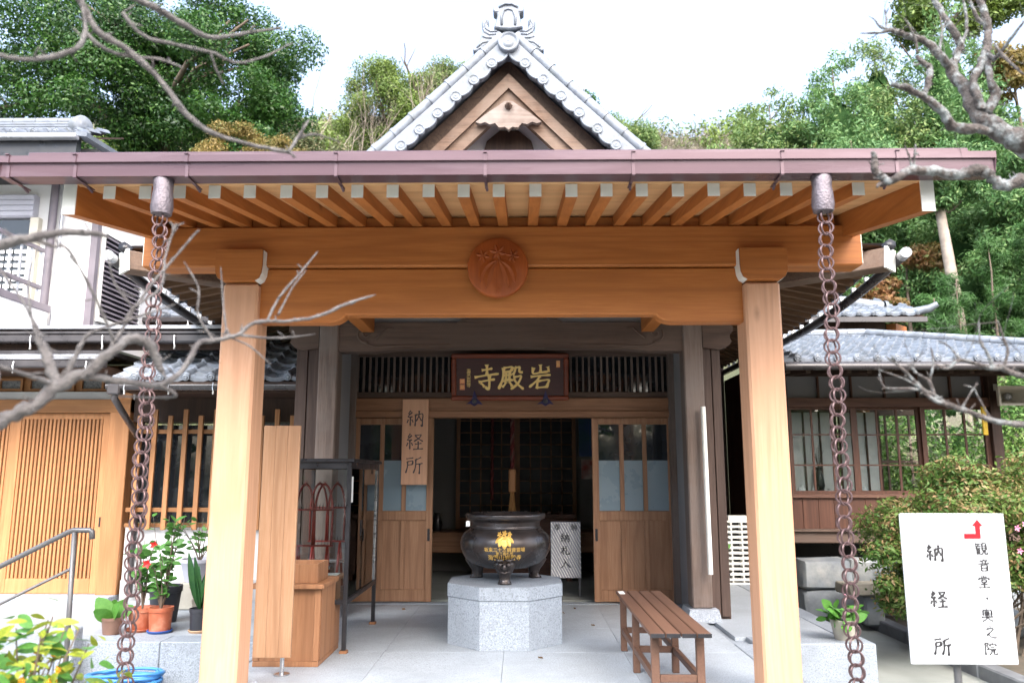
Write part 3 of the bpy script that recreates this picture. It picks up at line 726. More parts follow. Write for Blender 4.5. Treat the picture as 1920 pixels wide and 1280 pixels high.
for s_ in (-1, 1):
    fn = [(.10, 5.86), (.16, 5.85), (.20, 5.87), (.215, 5.92), (.205, 5.97), (.23, 5.995), (.265, 5.985), (.285, 5.95), (.275, 5.90), (.262, 5.87), (.285, 5.80), (.30, 5.75), (.33, 5.69), (.365, 5.665), (.378, 5.635), (.355, 5.618), (.31, 5.635), (.25, 5.68), (.16, 5.76), (.06, 5.82)]
    fi = MB().prism([(s_ * a, c) for a, c in fn], 'xz', GY - .06, GY + .05).build('scroll_fin', M['oni'], hall)
    fi.modifiers.new('bv', 'BEVEL').width = .012
    m = MB()
    for pts in ([(.12, 5.85), (.19, 5.845), (.24, 5.88), (.25, 5.94), (.232, 5.97)], [(.13, 5.815), (.2, 5.81), (.25, 5.84), (.262, 5.88)], [(.17, 5.77), (.235, 5.775), (.27, 5.79)], [(.21, 5.73), (.27, 5.72), (.33, 5.66)]):
        m.tube([(s_ * a, GY - .062, c) for a, c in pts], .010, 6)
    m.build('scroll_line', M['oni'], fi, smooth='all')
MB().box(-.12, .12, GY + .03, GY + 6, 5.62, 5.82, c=.03).build('ridge', M['tile'], hall, fixn=False)

# ------------------------------------------------------------------ lettering
SILK = [[(24, 2), (12, 20), (28, 21)], [(33, 11), (8, 38), (36, 37)], [(22, 38), (22, 92)], [(11, 54), (3, 74)], [(31, 54), (39, 70)]]
CH = {
 '寺': [[(30, 22), (52, 19), (72, 15)], [(50, 0), (51, 20), (50, 40)], [(2, 50), (45, 42), (97, 36)], [(18, 68), (50, 62), (82, 57)], [(60, 40), (60, 70), (57, 97), (44, 86)], [(26, 72), (34, 78), (41, 88)]],
 '岩': [[(50, 0), (51, 16), (50, 33)], [(22, 12), (20, 36), (48, 33), (82, 28)], [(80, 8), (83, 20), (82, 30)], [(10, 50), (50, 45), (92, 42)], [(48, 47), (34, 66), (4, 92)], [(38, 66), (37, 82), (36, 98)], [(38, 68), (60, 64), (84, 62), (80, 78), (74, 94)], [(36, 94), (56, 92), (78, 90)]],
 '殿': [[(20, 10), (38, 7), (54, 6), (51, 22)], [(20, 24), (36, 23), (52, 21)], [(20, 9), (17, 50), (0, 94)], [(22, 40), (36, 38), (53, 36)], [(30, 27), (30, 42), (29, 58)], [(44, 26), (43, 42), (43, 57)], [(15, 62), (36, 59), (57, 57)], [(29, 64), (24, 76), (14, 86)], [(42, 63), (48, 72), (54, 82)], [(66, 6), (65, 22), (56, 38)], [(66, 8), (76, 7), (84, 6), (83, 24), (97, 27)], [(58, 46), (74, 44), (90, 42), (76, 72), (48, 94)], [(60, 52), (76, 74), (100, 94)]],
 '納': SILK + [[(52, 25), (52, 60), (50, 93)], [(52, 27), (72, 24), (94, 22), (93, 60), (92, 92), (83, 85)], [(73, 3), (71, 34), (56, 64)], [(73, 36), (80, 48), (87, 62)]],
 '経': SILK + [[(50, 12), (68, 10), (87, 8), (74, 28), (45, 46)], [(55, 16), (74, 32), (98, 46)], [(52, 62), (70, 60), (90, 57)], [(70, 45), (71, 66), (70, 89)], [(42, 92), (70, 90), (100, 88)]],
 '所': [[(4, 12), (24, 9), (45, 6)], [(11, 28), (24, 26), (41, 24), (39, 45)], [(11, 47), (24, 46), (39, 44)], [(11, 28), (11, 58), (1, 93)], [(89, 3), (74, 11), (58, 15)], [(59, 15), (57, 60), (45, 94)], [(58, 43), (78, 40), (99, 38)], [(81, 42), (81, 70), (80, 99)]],
 '音': [[(50, 0), (50, 11)], [(15, 15), (50, 13), (85, 12)], [(35, 18), (40, 32)], [(66, 17), (60, 32)], [(2, 39), (50, 37), (98, 35)], [(26, 50), (26, 74), (26, 98)], [(26, 50), (50, 49), (74, 48), (74, 98)], [(27, 72), (73, 71)], [(27, 95), (73, 94)]],
 '堂': [[(50, 0), (50, 18)], [(28, 4), (36, 16)], [(72, 3), (64, 16)], [(10, 22), (6, 38)], [(10, 23), (50, 22), (92, 21), (86, 36)], [(32, 36), (32, 56)], [(32, 36), (68, 35), (68, 55)], [(32, 55), (68, 54)], [(22, 72), (80, 70)], [(50, 58), (50, 95)], [(4, 97), (50, 96), (98, 95)]],
 '観': [[(14, 2), (4, 20)], [(10, 12), (46, 10)], [(28, 12), (26, 28)], [(4, 30), (50, 28)], [(18, 30), (8, 52)], [(16, 44), (16, 96)], [(16, 46), (48, 44)], [(18, 60), (46, 59)], [(18, 74), (46, 73)], [(14, 92), (50, 90)], [(32, 46), (32, 90)], [(60, 8), (60, 62)], [(60, 8), (92, 6), (92, 62)], [(61, 26), (91, 25)], [(61, 43), (91, 42)], [(61, 61), (91, 60)], [(68, 62), (64, 84), (48, 98)], [(82, 62), (82, 92), (99, 93), (100, 80)]],
 '奥': [[(48, 0), (42, 10)], [(16, 12), (16, 56)], [(16, 12), (50, 11), (84, 11), (84, 56)], [(32, 22), (40, 30)], [(66, 21), (58, 30)], [(28, 37), (72, 36)], [(50, 18), (50, 58)], [(48, 40), (30, 54)], [(52, 40), (70, 54)], [(2, 66), (50, 64), (98, 63)], [(48, 58), (36, 84), (6, 99)], [(52, 66), (70, 86), (96, 98)]],
 '之': [[(46, 0), (54, 12)], [(16, 26), (74, 22), (48, 52), (18, 76)], [(14, 76), (34, 72), (60, 92), (100, 94)]],
 '院': [[(8, 4), (8, 50), (8, 98)], [(8, 5), (34, 4), (22, 28), (36, 46), (20, 56)], [(66, 0), (68, 12)], [(46, 14), (44, 30)], [(46, 16), (70, 15), (96, 14), (92, 28)], [(54, 36), (84, 34)], [(42, 54), (70, 52), (98, 51)], [(60, 54), (56, 78), (36, 98)], [(78, 53), (78, 88), (84, 94), (99, 92), (100, 80)]],
 '・': [[(44, 44), (56, 56)]],
}
def catmull(pts, n=5):
    P_ = [Vector((*p, 0)) for p in pts]; out = []
    if len(P_) == 2: return [P_[0].lerp(P_[1], i / 5) for i in range(6)]
    for i in range(len(P_) - 1):
        p0 = P_[max(i - 1, 0)]; p1 = P_[i]; p2 = P_[i + 1]; p3 = P_[min(i + 2, len(P_) - 1)]
        for k in range(n):
            t = k / n
            out.append(.5 * ((2 * p1) + (p2 - p0) * t + (2 * p0 - 5 * p1 + 4 * p2 - p3) * t * t + (3 * p1 - p0 - 3 * p2 + p3) * t ** 3))
    out.append(P_[-1]); return out
def brush(ch, ox, oz, size, y, depth, wgt=9.0):
    """raised brush strokes facing -Y; (ox, oz) is the top left corner"""
    m = MB(); rs = random.Random(ord(ch[0]))
    for si, st in enumerate(CH[ch]):
        pl = catmull(st); n = len(pl); L = []; Rr = []
        yy = y - si * 2e-5
        for i, p in enumerate(pl):
            t = i / (n - 1); tn = (pl[min(i + 1, n - 1)] - pl[max(i - 1, 0)]).normalized()
            prof = (.62 + .55 * math.exp(-(t / .14) ** 2) + .35 * math.exp(-((t - .9) / .16) ** 2)) * (1 if t < .97 else .55)
            horiz = abs(tn.x); wd = wgt * .5 * prof * (1.0 - .28 * horiz) * rs.uniform(.96, 1.04)
            nx, ny = -tn.y, tn.x
            L.append((p.x + nx * wd, p.y + ny * wd)); Rr.append((p.x - nx * wd, p.y - ny * wd))
        poly = L + list(reversed(Rr)); b = len(m.v); k = len(poly)
        for yv in (yy - depth, yy):
            for a, c in poly: m.v.append((ox + a / 100 * size, yv, oz - c / 100 * size))
        for i in range(n - 1):
            q = (b + i, b + i + 1, b + k - 2 - i, b + k - 1 - i); m.f.append(q)
        for i in range(k): m.f.append((b + i, b + k + i, b + k + (i + 1) % k, b + (i + 1) % k))
    return m
def text_mesh(body, size, m, extrude=.0008, spacing=1.0, line=1.0, bold=0.0):
    cu = bpy.data.curves.new('txt', 'FONT'); cu.body = body; cu.size = size; cu.align_x = 'CENTER'; cu.align_y = 'CENTER'
    cu.extrude = extrude; cu.space_character = spacing; cu.space_line = line; cu.resolution_u = 2; cu.offset = bold
    o = bpy.data.objects.new('txt', cu); COL.objects.link(o); bpy.context.view_layer.update()
    me = bpy.data.meshes.new_from_object(o.evaluated_get(bpy.context.evaluated_depsgraph_get()))
    bpy.data.objects.remove(o); bpy.data.curves.remove(cu)
    me.materials.clear(); me.materials.append(m); return me
UP = (R(90), 0, 0)   # text plane facing -Y

# name plaque over the door, leaning forward
pq = empty('name_plaque', (0.012, 7.96, 2.0), 'red lacquered name plaque with three large gold characters over the entrance', 'plaque')
TILT = Matrix.Translation((.012, 7.94, 2.0)) @ Matrix.Rotation(R(9), 4, 'X')
def pbuild(mb, name, m, parent, **k): return mb.xf(TILT).build(name, m, parent, **k)
board = pbuild(MB().box(-.555, .555, -.012, .012, .04, .435), 'board', M['plaque'], pq, fixn=False)
for a in ((-.597, .597, -.035, .02, 0, .048), (-.597, .597, -.035, .02, .43, .478)):
    pbuild(MB().box(*a, c=.010), 'frame_rail', M['plaque_f'], pq, fixn=False)
for s_ in (-1, 1):
    pbuild(MB().box(s_ * .545, s_ * .596, -.034, .019, .0485, .4295, c=.010), 'frame_stile', M['plaque_f'], pq, fixn=False)
for ch, ox, oz, sz in (('寺', -.365, .365, .26), ('殿', -.115, .355, .255), ('岩', .185, .365, .25)):
    pbuild(brush(ch, ox, oz, sz, -.0125, .006, 15), 'gold_character', M['gold_t'], board)
for cx, cz, w_, h_ in ((-.485, .135, .05, .052), (-.485, .195, .05, .052), (.49, .37, .038, .07)):
    me = text_mesh('岩\n殿' if h_ > .06 else '印', .036, M['gold_t'], .0006, line=.7)
    pbuild(MB().box(cx - w_ / 2, cx + w_ / 2, -.0145, -.0125, cz - h_ / 2, cz + h_ / 2), 'seal', M['seal'], board, fixn=False)
    put('seal_mark', me, board, TILT @ MX((cx, -.0155, cz), UP))
me = text_mesh('\n'.join('海雲山岩殿寺'), .042, M['gold_t'], .0006, line=.72)
put('signature', me, board, TILT @ MX((-.42, -.0135, .225), UP))
for i, sx in enumerate((-.36, .36)):
    m = MB().prism([(sx - .085, -.035), (sx - .03, .005), (sx, .105), (sx + .03, .02), (sx + .085, -.04), (sx + .04, -.03), (sx, -.055), (sx - .04, -.03)], 'xz', -.055, -.037)
    k = pbuild(m, 'support_cloth', M['purple'], pq)
    pbuild(MB().lathe([(.024, 0), (.02, .014), (.001, .02)], 14).xf(Matrix.Translation((sx, -.055, -.005)) @ Matrix.Rotation(R(90), 4, 'X')), 'stud', M['darkgut'], k)

# office signboard beside the door
sb = empty('signboard', (-.96, 8.0, 1.15), 'vertical wooden signboard with three brushed characters hung beside the doorway', 'signboard')
bo = MB().box(-1.09, -.825, 7.985, 8.012, 1.155, 2.02, c=.005).build('board', M['new_z'], sb, fixn=False)
for ch, oz in (('納', 1.905), ('経', 1.67), ('所', 1.435)):
    brush(ch, -1.045, oz, .175, 7.9845, .0012, 11).build('brushed_character', M['inkb'], bo)

# ------------------------------------------------------------------ censer on its granite block
pd = empty('pedestal', (0, 6.35, 0), 'octagonal grey granite pedestal in front of the doorway', 'pedestal')
def octagon(r, rot=22.5): return [(r * math.cos(R(rot + 45 * k)), 6.36 + r * math.sin(R(rot + 45 * k))) for k in range(8)]
MB().prism(octagon(.468), 'xy', .001, .342).build('block', M['granite'], pd)
MB().prism(octagon(.474), 'xy', .344, .442).build('cap', M['granite'], pd).modifiers.new('bv', 'BEVEL').width = .005
cn = empty('incense_burner', (0, 6.36, .443), 'large dark bronze incense burner with gold crest and lettering on granite pedestal', 'incense burner')
UC = (0.0, 6.36, 0.0)
prof = [(.10, .535), (.20, .545), (.27, .575), (.325, .625), (.352, .68), (.358, .725), (.348, .77), (.325, .806), (.298, .828), (.280, .838), (.272, .85), (.268, .88), (.285, .905), (.312, .915), (.318, .93), (.318, .945), (.310, .955), (.290, .955), (.275, .90), (.262, .80), (.2, .72), (.001, .70)]
MB().lathe(prof, 64, UC, cap=True).build('bowl', M['bronze'], cn, smooth='all')
MB().ring((0, 6.36, .845), .277, .008, (0, 0, 1), 64, 8).build('collar', M['bronze'], cn, smooth='all')
MB().lathe([(.262, .80), (.262, .86), (.001, .87)], 40, UC, cap=False).build('ash', M['stonepot'], cn, smooth='all')
for k, a in enumerate((-90, 30, 150)):
    ca, sa = math.cos(R(a)), math.sin(R(a))
    m = MB()
    pr = [(.075, .62, .27), (.082, .585, .285), (.068, .55, .275), (.048, .51, .262), (.042, .475, .262), (.05, .456, .27), (.054, .444, .272)]
    b = 0
    rings = []
    for r, z, d in pr:
        rings.append([(ca * d + r * math.cos(t), 6.36 + sa * d + r * .8 * math.sin(t), z) for t in (2 * math.pi * i / 12 for i in range(12))])
    m.v = [p for rg in rings for p in rg]
    for i in range(len(rings) - 1):
        for q in range(12): m.f.append((i * 12 + q, i * 12 + (q + 1) % 12, (i + 1) * 12 + (q + 1) % 12, (i + 1) * 12 + q))
    m.f.append(tuple(range(12))); m.f.append(tuple((len(rings) - 1) * 12 + q for q in range(12)))
    lg = m.build('leg', M['bronze'], cn, smooth='all')
    if k == 0:   # beast mask
        z0 = .58; mm = MB()
        for s_ in (-1, 1):
            mm.lathe([(.018, -.01), (.02, 0), (.013, .012), (.001, .016)], 12).xf(Matrix.Translation((s_ * .032, 6.36 - .355, z0 + .012)) @ Matrix.Rotation(R(90), 4, 'X'), len(mm.v) - 48)
            mm.tube([(s_ * .012, 6.36 - .357, z0 + .045), (s_ * .045, 6.36 - .357, z0 + .043), (s_ * .078, 6.36 - .335, z0 + .065)], [.010, .012, .004], 8)
        mm.tube([(0, 6.36 - .357, z0 + .03), (0, 6.36 - .372, z0 - .015), (0, 6.36 - .36, z0 - .028)], [.010, .019, .010], 10)
        mm.tube([(-.045, 6.36 - .345, z0 - .035), (0, 6.36 - .352, z0 - .048), (.045, 6.36 - .345, z0 - .035)], [.006, .01, .006], 8)
        mm.build('beast_mask', M['bronze'], lg, smooth='all')
def wrap(me, z0, off=.003):   # lay a flat XY mesh on the curved belly of the bowl
    outer = [(r, z) for r, z in prof[:12]]
    def rad(z):
        for (r0, a), (r1, b) in zip(outer, outer[1:]):
            if a <= z <= b: return r0 + (r1 - r0) * (z - a) / (b - a)
        return .3
    for v in me.vertices:
        z = z0 + v.co.y; r = rad(z) + off + max(0, v.co.z); a = v.co.x / .35
        v.co = Vector((r * math.sin(a), 6.36 - r * math.cos(a), z))
    return me
bowl = [c for c in cn.children if c.name.startswith('bowl')][0]
for body, sz, z in (('坂東三十三観音霊場', .034, .700), ('第二番札所', .026, .672), ('海雲山岩殿寺', .044, .640)):
    me = text_mesh(body, sz, M['gold'], .0008, 1.02); bm = bmesh.new(); bm.from_mesh(me); bmesh.ops.subdivide_edges(bm, edges=[e for e in bm.edges if e.calc_length() > .03], cuts=2); bm.to_mesh(me); bm.free()
    put('gold_lettering', wrap(me, z), bowl)
m = MB()
for a, L, W, bd in ((-66, .072, .017, .25), (-32, .082, .019, .1), (0, .09, .021, 0), (32, .082, .019, -.1), (66, .072, .017, -.25)): leaf_blade(m, math.sin(R(a)) * .012, .0, R(a), L, W, 0, .004, bd, n=8)
for fx, fz, r in ((0, .022, .024), (-.042, .018, .02), (.042, .018, .02)):
    for k in range(5): leaf_blade(m, fx, fz, k * math.pi * .4 + .3, r, r * .32, 0, .003)
m.xf(Matrix(((1, 0, 0, 0), (0, 0, 1, 0), (0, -1, 0, 0), (0, 0, 0, 1))))
put('gold_crest', wrap(m.mesh('gold_crest', M['gold'], fixn=False), .795), bowl)
pq2 = MB().box(-.298, -.268, 6.36 - .235, 6.36 - .19, .865, .905, c=.003).build('paper_tag', M['paper'], cn, fixn=False)

# ------------------------------------------------------------------ bench
bn = empty('bench', (.985, 5.25, 0), 'brown slatted bench with three pairs of legs beside the right porch post', 'bench')
for k in range(4):
    x = .825 + k * .0845
    sl = MB().box(x, x + .077, 4.44, 6.03, .385, .408, c=.004).build('seat_slat', M['bench'], bn, fixn=False)
    bx('end_cap', M['black'], sl, x + .001, x + .076, 4.432, 4.4395, .386, .407)
for y in (4.56, 5.30, 5.93):
    for x in (.845, 1.095):
        bx('leg', M['bench'], bn, x, x + .045, y, y + .035, .002, .384, c=.003)
    bx('cross_rail', M['bench'], bn, .891, 1.094, y + .004, y + .031, .125, .165, c=.003)
for x in (.85, 1.10):
    for a, b in ((4.596, 5.299), (5.336, 5.929)):
        bx('side_rail', M['bench'], bn, x, x + .03, a, b, .125, .165, c=.003)
bx('paper_slip', M['paper'], bn, .835, .875, 5.86, 5.99, .4082, .4095)

# ------------------------------------------------------------------ display cabinet with dark steel frame
cb = empty('display_cabinet', (-1.4, 6.4, 0), 'black steel glazed display cabinet holding red iron stands left of the doorway', 'cabinet')
CX0, CX1, CY0, CY1 = -1.72, -1.13, 5.84, 6.98
for x in (CX0, CX1 - .03):
    for y in (CY0, CY1 - .03):
        lg = bx('leg', M['black'], cb, x, x + .03, y, y + .03, .02, 1.345, c=.002)
        bx('foot_pad', M['deskw'], lg, x - .012, x + .042, y - .012, y + .042, .001, .0195)
for y in (CY0, CY1 - .03):
    bx('frame_rail', M['black'], cb, CX0 + .031, CX1 - .031, y + .001, y + .029, .335, .365); bx('frame_rail', M['black'], cb, CX0 + .031, CX1 - .031, y + .001, y + .029, 1.30, 1.344)
for x in (CX0, CX1 - .03):
    bx('frame_rail', M['black'], cb, x + .001, x + .029, CY0 + .031, CY1 - .031, .335, .365); bx('frame_rail', M['black'], cb, x + .001, x + .029, CY0 + .031, CY1 - .031, 1.30, 1.344)
bx('top', M['black'], cb, CX0 - .02, CX1 + .02, CY0 - .02, CY1 + .02, 1.346, 1.372, c=.004)
bx('bottom', M['black'], cb, CX0 + .03, CX1 - .03, CY0 + .03, CY1 - .03, .345, .36)
bx('glass', M['glass'], cb, CX0 + .03, CX1 - .03, CY0 + .012, CY0 + .017, .366, 1.299)
for a, b, xo in ((CY0 + .031, CY0 + .60, 0), (CY0 + .56, CY1 - .031, .007)):
    g = bx('sliding_glass', M['glass'], cb, CX1 - .024 + xo, CX1 - .020 + xo, a, b, .366, 1.299)
bx('sliding_edge', M['steel'], cb, CX1 - .012, CX1 - .002, CY1 - .06, CY1 - .032, .37, 1.29)
bx('finger_pull', M['black'], cb, CX1 - .0195, CX1 - .014, CY0 + .50, CY0 + .54, .78, .90)
bx('finger_pull', M['black'], cb, CX1 - .0195, CX1 - .014, CY0 + .06, CY0 + .10, .78, .90)
bx('notice', M['paper'], cb, CX1 - .0195, CX1 - .018, CY0 + .12, CY0 + .17, 1.05, 1.24)
for i, oy in enumerate((0, .42)):
    st = empty('candle_stand', (-1.42, 6.05 + oy, .37), ('red iron candle stand with two pointed arches at the front of the glass cabinet', 'red iron candle stand deeper inside the glass cabinet')[i], 'candle stand', 'red stands in the cabinet')
    for cx in (-1.52, -1.375):
        pts = [(cx - .065, 6.05 + oy, .72)] + [(cx - .068 + .068 * (t / 8) ** 1.6, 6.05 + oy, .98 + .20 * math.sin(t / 8 * math.pi / 2)) for t in range(9)]
        for s_ in (-1, 1):
            MB().tube([((x - cx) * s_ + cx, y, z) for x, y, z in pts], .009, 8).build('arch', M['redm'], st, smooth='all')
        m = MB()
        for a in range(0, 360, 60): m.tube([(cx, 6.05 + oy, 1.185), (cx + .022 * math.cos(R(a)), 6.05 + oy, 1.190 + .022 * math.sin(R(a)))], [.004, .0015], 5)
        m.build('finial', M['redm'], st)
    for z in (.985, .72):
        rb = bx('spike_rail', M['redm'], st, -1.60, -1.295, 6.042 + oy, 6.058 + oy, z, z + .014)
        m = MB()
        for k in range(12): m.tube([(-1.585 + k * .025, 6.05 + oy, z + .014), (-1.585 + k * .025, 6.05 + oy, z + .045)], [.003, .0008], 4)
        m.build('spikes', M['black'], rb)
    for s_ in (-1, 1):
        for e in (-1, 1):
            MB().tube([(-1.448 + s_ * .11, 6.05 + oy, .72), (-1.448 + s_ * .11, 6.05 + oy + e * .12, .37)], .011, 8).build('leg', M['redm'], st, smooth='all')
    bx('tray', M['steel'], st, -1.60, -1.30, 6.0 + oy, 6.10 + oy, .56, .585, c=.004)

# ------------------------------------------------------------------ wooden desk, small box and paper
dk = empty('wooden_desk', (-1.43, 5.7, 0), 'low wooden cabinet desk standing behind the left porch post', 'desk')
bx('body', M['deskw'], dk, -1.66, -1.225, 5.45, 6.02, .035, .50)
for x in (-1.662, -1.262):
    bx('frame_stile', M['deskw'], dk, x, x + .04, 5.443, 5.4495, .036, .499, c=.002)
bx('frame_rail', M['deskw'], dk, -1.66, -1.222, 5.44, 6.025, .001, .034, c=.002)
bx('side_panel', M['deskw'], dk, -1.2245, -1.218, 5.46, 6.01, .04, .49)
bx('top', M['deskw'], dk, -1.69, -1.195, 5.40, 6.07, .501, .53, c=.004)
wb = empty('wooden_box', (-1.4, 5.62, .531), 'small open wooden box on the low desk', 'box')
for a in ((-1.56, -1.255, 5.47, 5.485, .531, .655), (-1.56, -1.255, 5.745, 5.76, .531, .655), (-1.56, -1.545, 5.486, 5.744, .531, .655), (-1.27, -1.255, 5.486, 5.744, .531, .655), (-1.544, -1.271, 5.486, 5.744, .532, .54)):
    bx('side', M['deskw'], wb, *a, c=.002)
pp = MB().box(-1.35, -1.22, 5.88, 6.0, .531, .536).build('paper_slips', M['paper'], fixn=False); tag(pp, 'small stack of white paper slips on the low desk', 'paper')

# tall plain board on a steel post, seen from behind
nb = empty('notice_board', (-1.46, 5.2, 0), 'tall narrow plain wooden board on a steel post behind the left porch post', 'notice board')
for k in range(3):
    a = -1.58 + k * .081
    bx('plank', M['panelw'], nb, a, a + .0802, 5.19, 5.215, .112, 1.575, c=.0025)
MB().tube([(-1.40, 5.235, .008), (-1.40, 5.235, 1.45)], .014, 12).build('steel_post', M['steel'], nb, smooth=True)
MB().lathe([(.05, .001), (.05, .008), (.015, .012)], 20, (-1.40, 5.235, 0)).build('foot_plate', M['steel'], nb, smooth=True)
bx('batten', M['panelw'], nb, -1.575, -1.345, 5.2155, 5.225, .3, .36); bx('batten', M['panelw'], nb, -1.575, -1.345, 5.2155, 5.225, 1.3, 1.36)

# ------------------------------------------------------------------ white direction sign
sg = empty('direction_sign', (1.83, 3.23, -.3), 'white board with black brushed characters and red arrow on a post at right', 'sign')
SM = Matrix.Translation((1.838, 3.2, .816))
sp = MB().box(-.205, .205, -.004, .008, -.284, .284, c=.003).xf(SM).build('panel', M['signw'], sg, fixn=False)
MB().tube([(1.825, 3.235, -.3), (1.825, 3.235, .95)], .014, 10).build('post', M['railm'], sg, smooth=True)
for ch, oz in (('納', .165), ('経', -.01), ('所', -.185)):
    brush(ch, -.105 - .01, oz, .068, -.0042, .0008, 19).xf(SM).build('brushed_character', M['ink'], sp)
for i, ch in enumerate('観音堂・奥之院'):
    brush(ch, .080 + (.004 if i % 2 else -.002), .172 - i * .0625, .047, -.0042, .0008, 32 if ch == '・' else 19).xf(SM).build('brushed_character', M['ink'], sp)
ar = [(.04, .187), (.106, .187), (.106, .236), (.118, .236), (.097, .262), (.074, .236), (.086, .236), (.086, .207), (.04, .207)]
MB().prism(ar, 'xz', -.0052, -.0043).xf(SM).build('red_arrow', M['redp'], sp)
bx_ = MB().box(-.0006, .0006, -.0047, -.0043, -.245, .20).xf(SM).build('dividing_line', M['silver'], sp, fixn=False)

# ------------------------------------------------------------------ slip box with metal mesh front by the door
nx = empty('slip_box', (.58, 8.45, 0), 'grey mesh-fronted slip box with black characters standing inside the doorway', 'box')
bx('body', M['siding'], nx, .435, .745, 8.42, 8.56, .20, .765)
for x in (.437, .72):
    bx('leg', M['railm'], nx, x, x + .022, 8.43, 8.45, .013, .199)
ms = MB()
for k in range(-13, 26):
    a0 = k * .0285; pts = []
    for t in (0, 1):
        pass
    xa, za = .437 + a0, .762; xb, zb = xa + .30, .762 - .56
    # clip the diagonal strip to the front
    def clip(x_, z_, x2, z2):
        t0, t1 = 0.0, 1.0
        if x2 != x_:
            ta = (.437 - x_) / (x2 - x_); tb_ = (.743 - x_) / (x2 - x_); lo, hi = min(ta, tb_), max(ta, tb_); t0 = max(t0, lo); t1 = min(t1, hi)
        return None if t1 <= t0 else (x_ + (x2 - x_) * t0, z_ + (z2 - z_) * t0, x_ + (x2 - x_) * t1, z_ + (z2 - z_) * t1)
    q = clip(xa, za, xb, zb)
    if q: ms.tube([(q[0], 8.415, q[1]), (q[2], 8.415, q[3])], .0055, 5)
ms.build('mesh_front', M['whitepaint'], nx)
for body, x, z, sz in (('奉', .50, .71, .07), ('納', .675, .71, .07), ('納', .585, .60, .10), ('札', .585, .47, .10), ('入', .585, .34, .11)):
    put('painted_character', text_mesh(body, sz, M['ink'], .001), nx, MX((x, 8.407, z), UP))

# bell rope with wooden grip and straw tassel, hanging inside
rp = empty('bell_rope', (0.02, 9.2, .75), 'red and white twisted bell rope with straw tassel hanging in the doorway', 'rope')
for k in range(3):
    pts = []
    for i in range(70):
        z = 1.32 + i * .02; a = i * .62 + k * 2.094
        pts.append((.02 + .013 * math.cos(a), 9.2 + .013 * math.sin(a), z))
    MB().tube(pts, .0145, 6).build('strand', M['rope'] if k else M['ropew'], rp, smooth='all')
MB().box(-.022, .062, 9.165, 9.235, 1.06, 1.32, c=.01).build('grip', M['lattice_w'], rp, fixn=False)
m = MB()
for k in range(26):
    a = k * 2.4; r = .028 * math.sqrt(k / 26)
    m.tube([(.02 + r * .6 * math.cos(a), 9.2 + r * .6 * math.sin(a), 1.06), (.02 + r * math.cos(a), 9.2 + r * math.sin(a), .95), (.02 + r * 1.7 * math.cos(a), 9.2 + r * 1.7 * math.sin(a), .79)], [.006, .007, .005], 5)
m.build('tassel', M['straw'], rp)
# second short cord further in
rp2 = MB()
for k in range(2): rp2.tube([(-.24 + .01 * math.cos(i * .6 + k * 3.14), 9.9 + .01 * math.sin(i * .6 + k * 3.14), .95 + i * .02) for i in range(70)], .012, 6)
tag(rp2.build('crimson_cord', M['rope'], smooth='all'), 'thin crimson bell cord hanging behind the thick bell rope', 'cord')
ob = empty('offertory_box', (.1, 9.75, 0), 'wide wooden offertory box inside the dark doorway behind the incense burner', 'offertory box')
bx('body', M['red_x'], ob, -.45, .75, 9.6, 9.98, .08, .74, c=.01); bx('rim', M['red_x'], ob, -.48, .78, 9.57, 10.0, .741, .79, c=.008)
for k in range(8): bx('slat', M['red_x'], ob, -.40 + k * .14, -.36 + k * .14, 9.60, 9.97, .7905, .815)
for x in (-.42, .66): bx('leg', M['red_x'], ob, x, x + .06, 9.62, 9.96, .013, .079)
po = MB().box(.90, 1.10, 10.608, 10.618, 1.50, 2.15).build('blue_poster', M['bluep'], fixn=False); tag(po, 'dark blue poster on the inside wall right of the lattice doors', 'poster')
po = MB().box(.93, 1.12, 10.606, 10.617, 1.20, 1.46).build('red_poster', M['redpo'], fixn=False); tag(po, 'small red and white poster under the blue one', 'poster')
fw = empty('altar_flowers', (-.95, 10.2, .55), 'dark vase with dim flowers at the left inside the doorway', 'vase')
MB().lathe([(.05, .552), (.07, .62), (.05, .72), (.035, .76), (.045, .78)], 16, (-.95, 10.2, 0)).build('vase', M['bronze'], fw, smooth=True)

# ------------------------------------------------------------------ rain chains
for s_, lab in ((-1, 'brown ring rain chain hanging from the gutter at the left'), (1, 'brown ring rain chain hanging from the gutter at the right')):
    X = s_ * 1.63 - .02; Y = 3.68
    rc = empty('rain_chain', (X, Y, -.3), lab, 'rain chain', 'rain chains on the porch gutter')
    MB().lathe([(.045, .06), (.05, .05), (.046, .0), (.05, -.03), (.054, -.09), (.048, -.125), (.03, -.13)], 20, (X, Y, 2.645)).build('outlet_cup', M['cup'], rc, smooth=True)
    ring_a = MB().ring((0, 0, 0), .0335, .0047, (0, 1, 0), 22, 6).mesh('ring', M['copper'], True)
    z = 2.495; k = 0
    while z > -.25:
        sway = .006 * math.sin(k * .9 + s_); tw = .35 * math.sin(k * 1.7 + s_)
        rs_ = random.Random(k * 7 + int(s_ * 3))
        put('ring', ring_a, rc, MX((X + sway, Y, z), (rs_.uniform(-.06, .06), rs_.uniform(-.06, .06), .52 + tw * .5), (1, 1, 1)))
        put('ring', ring_a, rc, MX((X + sway, Y, z + rs_.uniform(-.003, .003)), (rs_.uniform(-.06, .06), rs_.uniform(-.06, .06), -.58 + tw * .5), (1, 1, .98)))
        z -= .0585; k += 1
    MB().tube([(X, Y, 2.53), (X, Y, 2.6)], .004, 6).build('hook', M['copper'], rc)

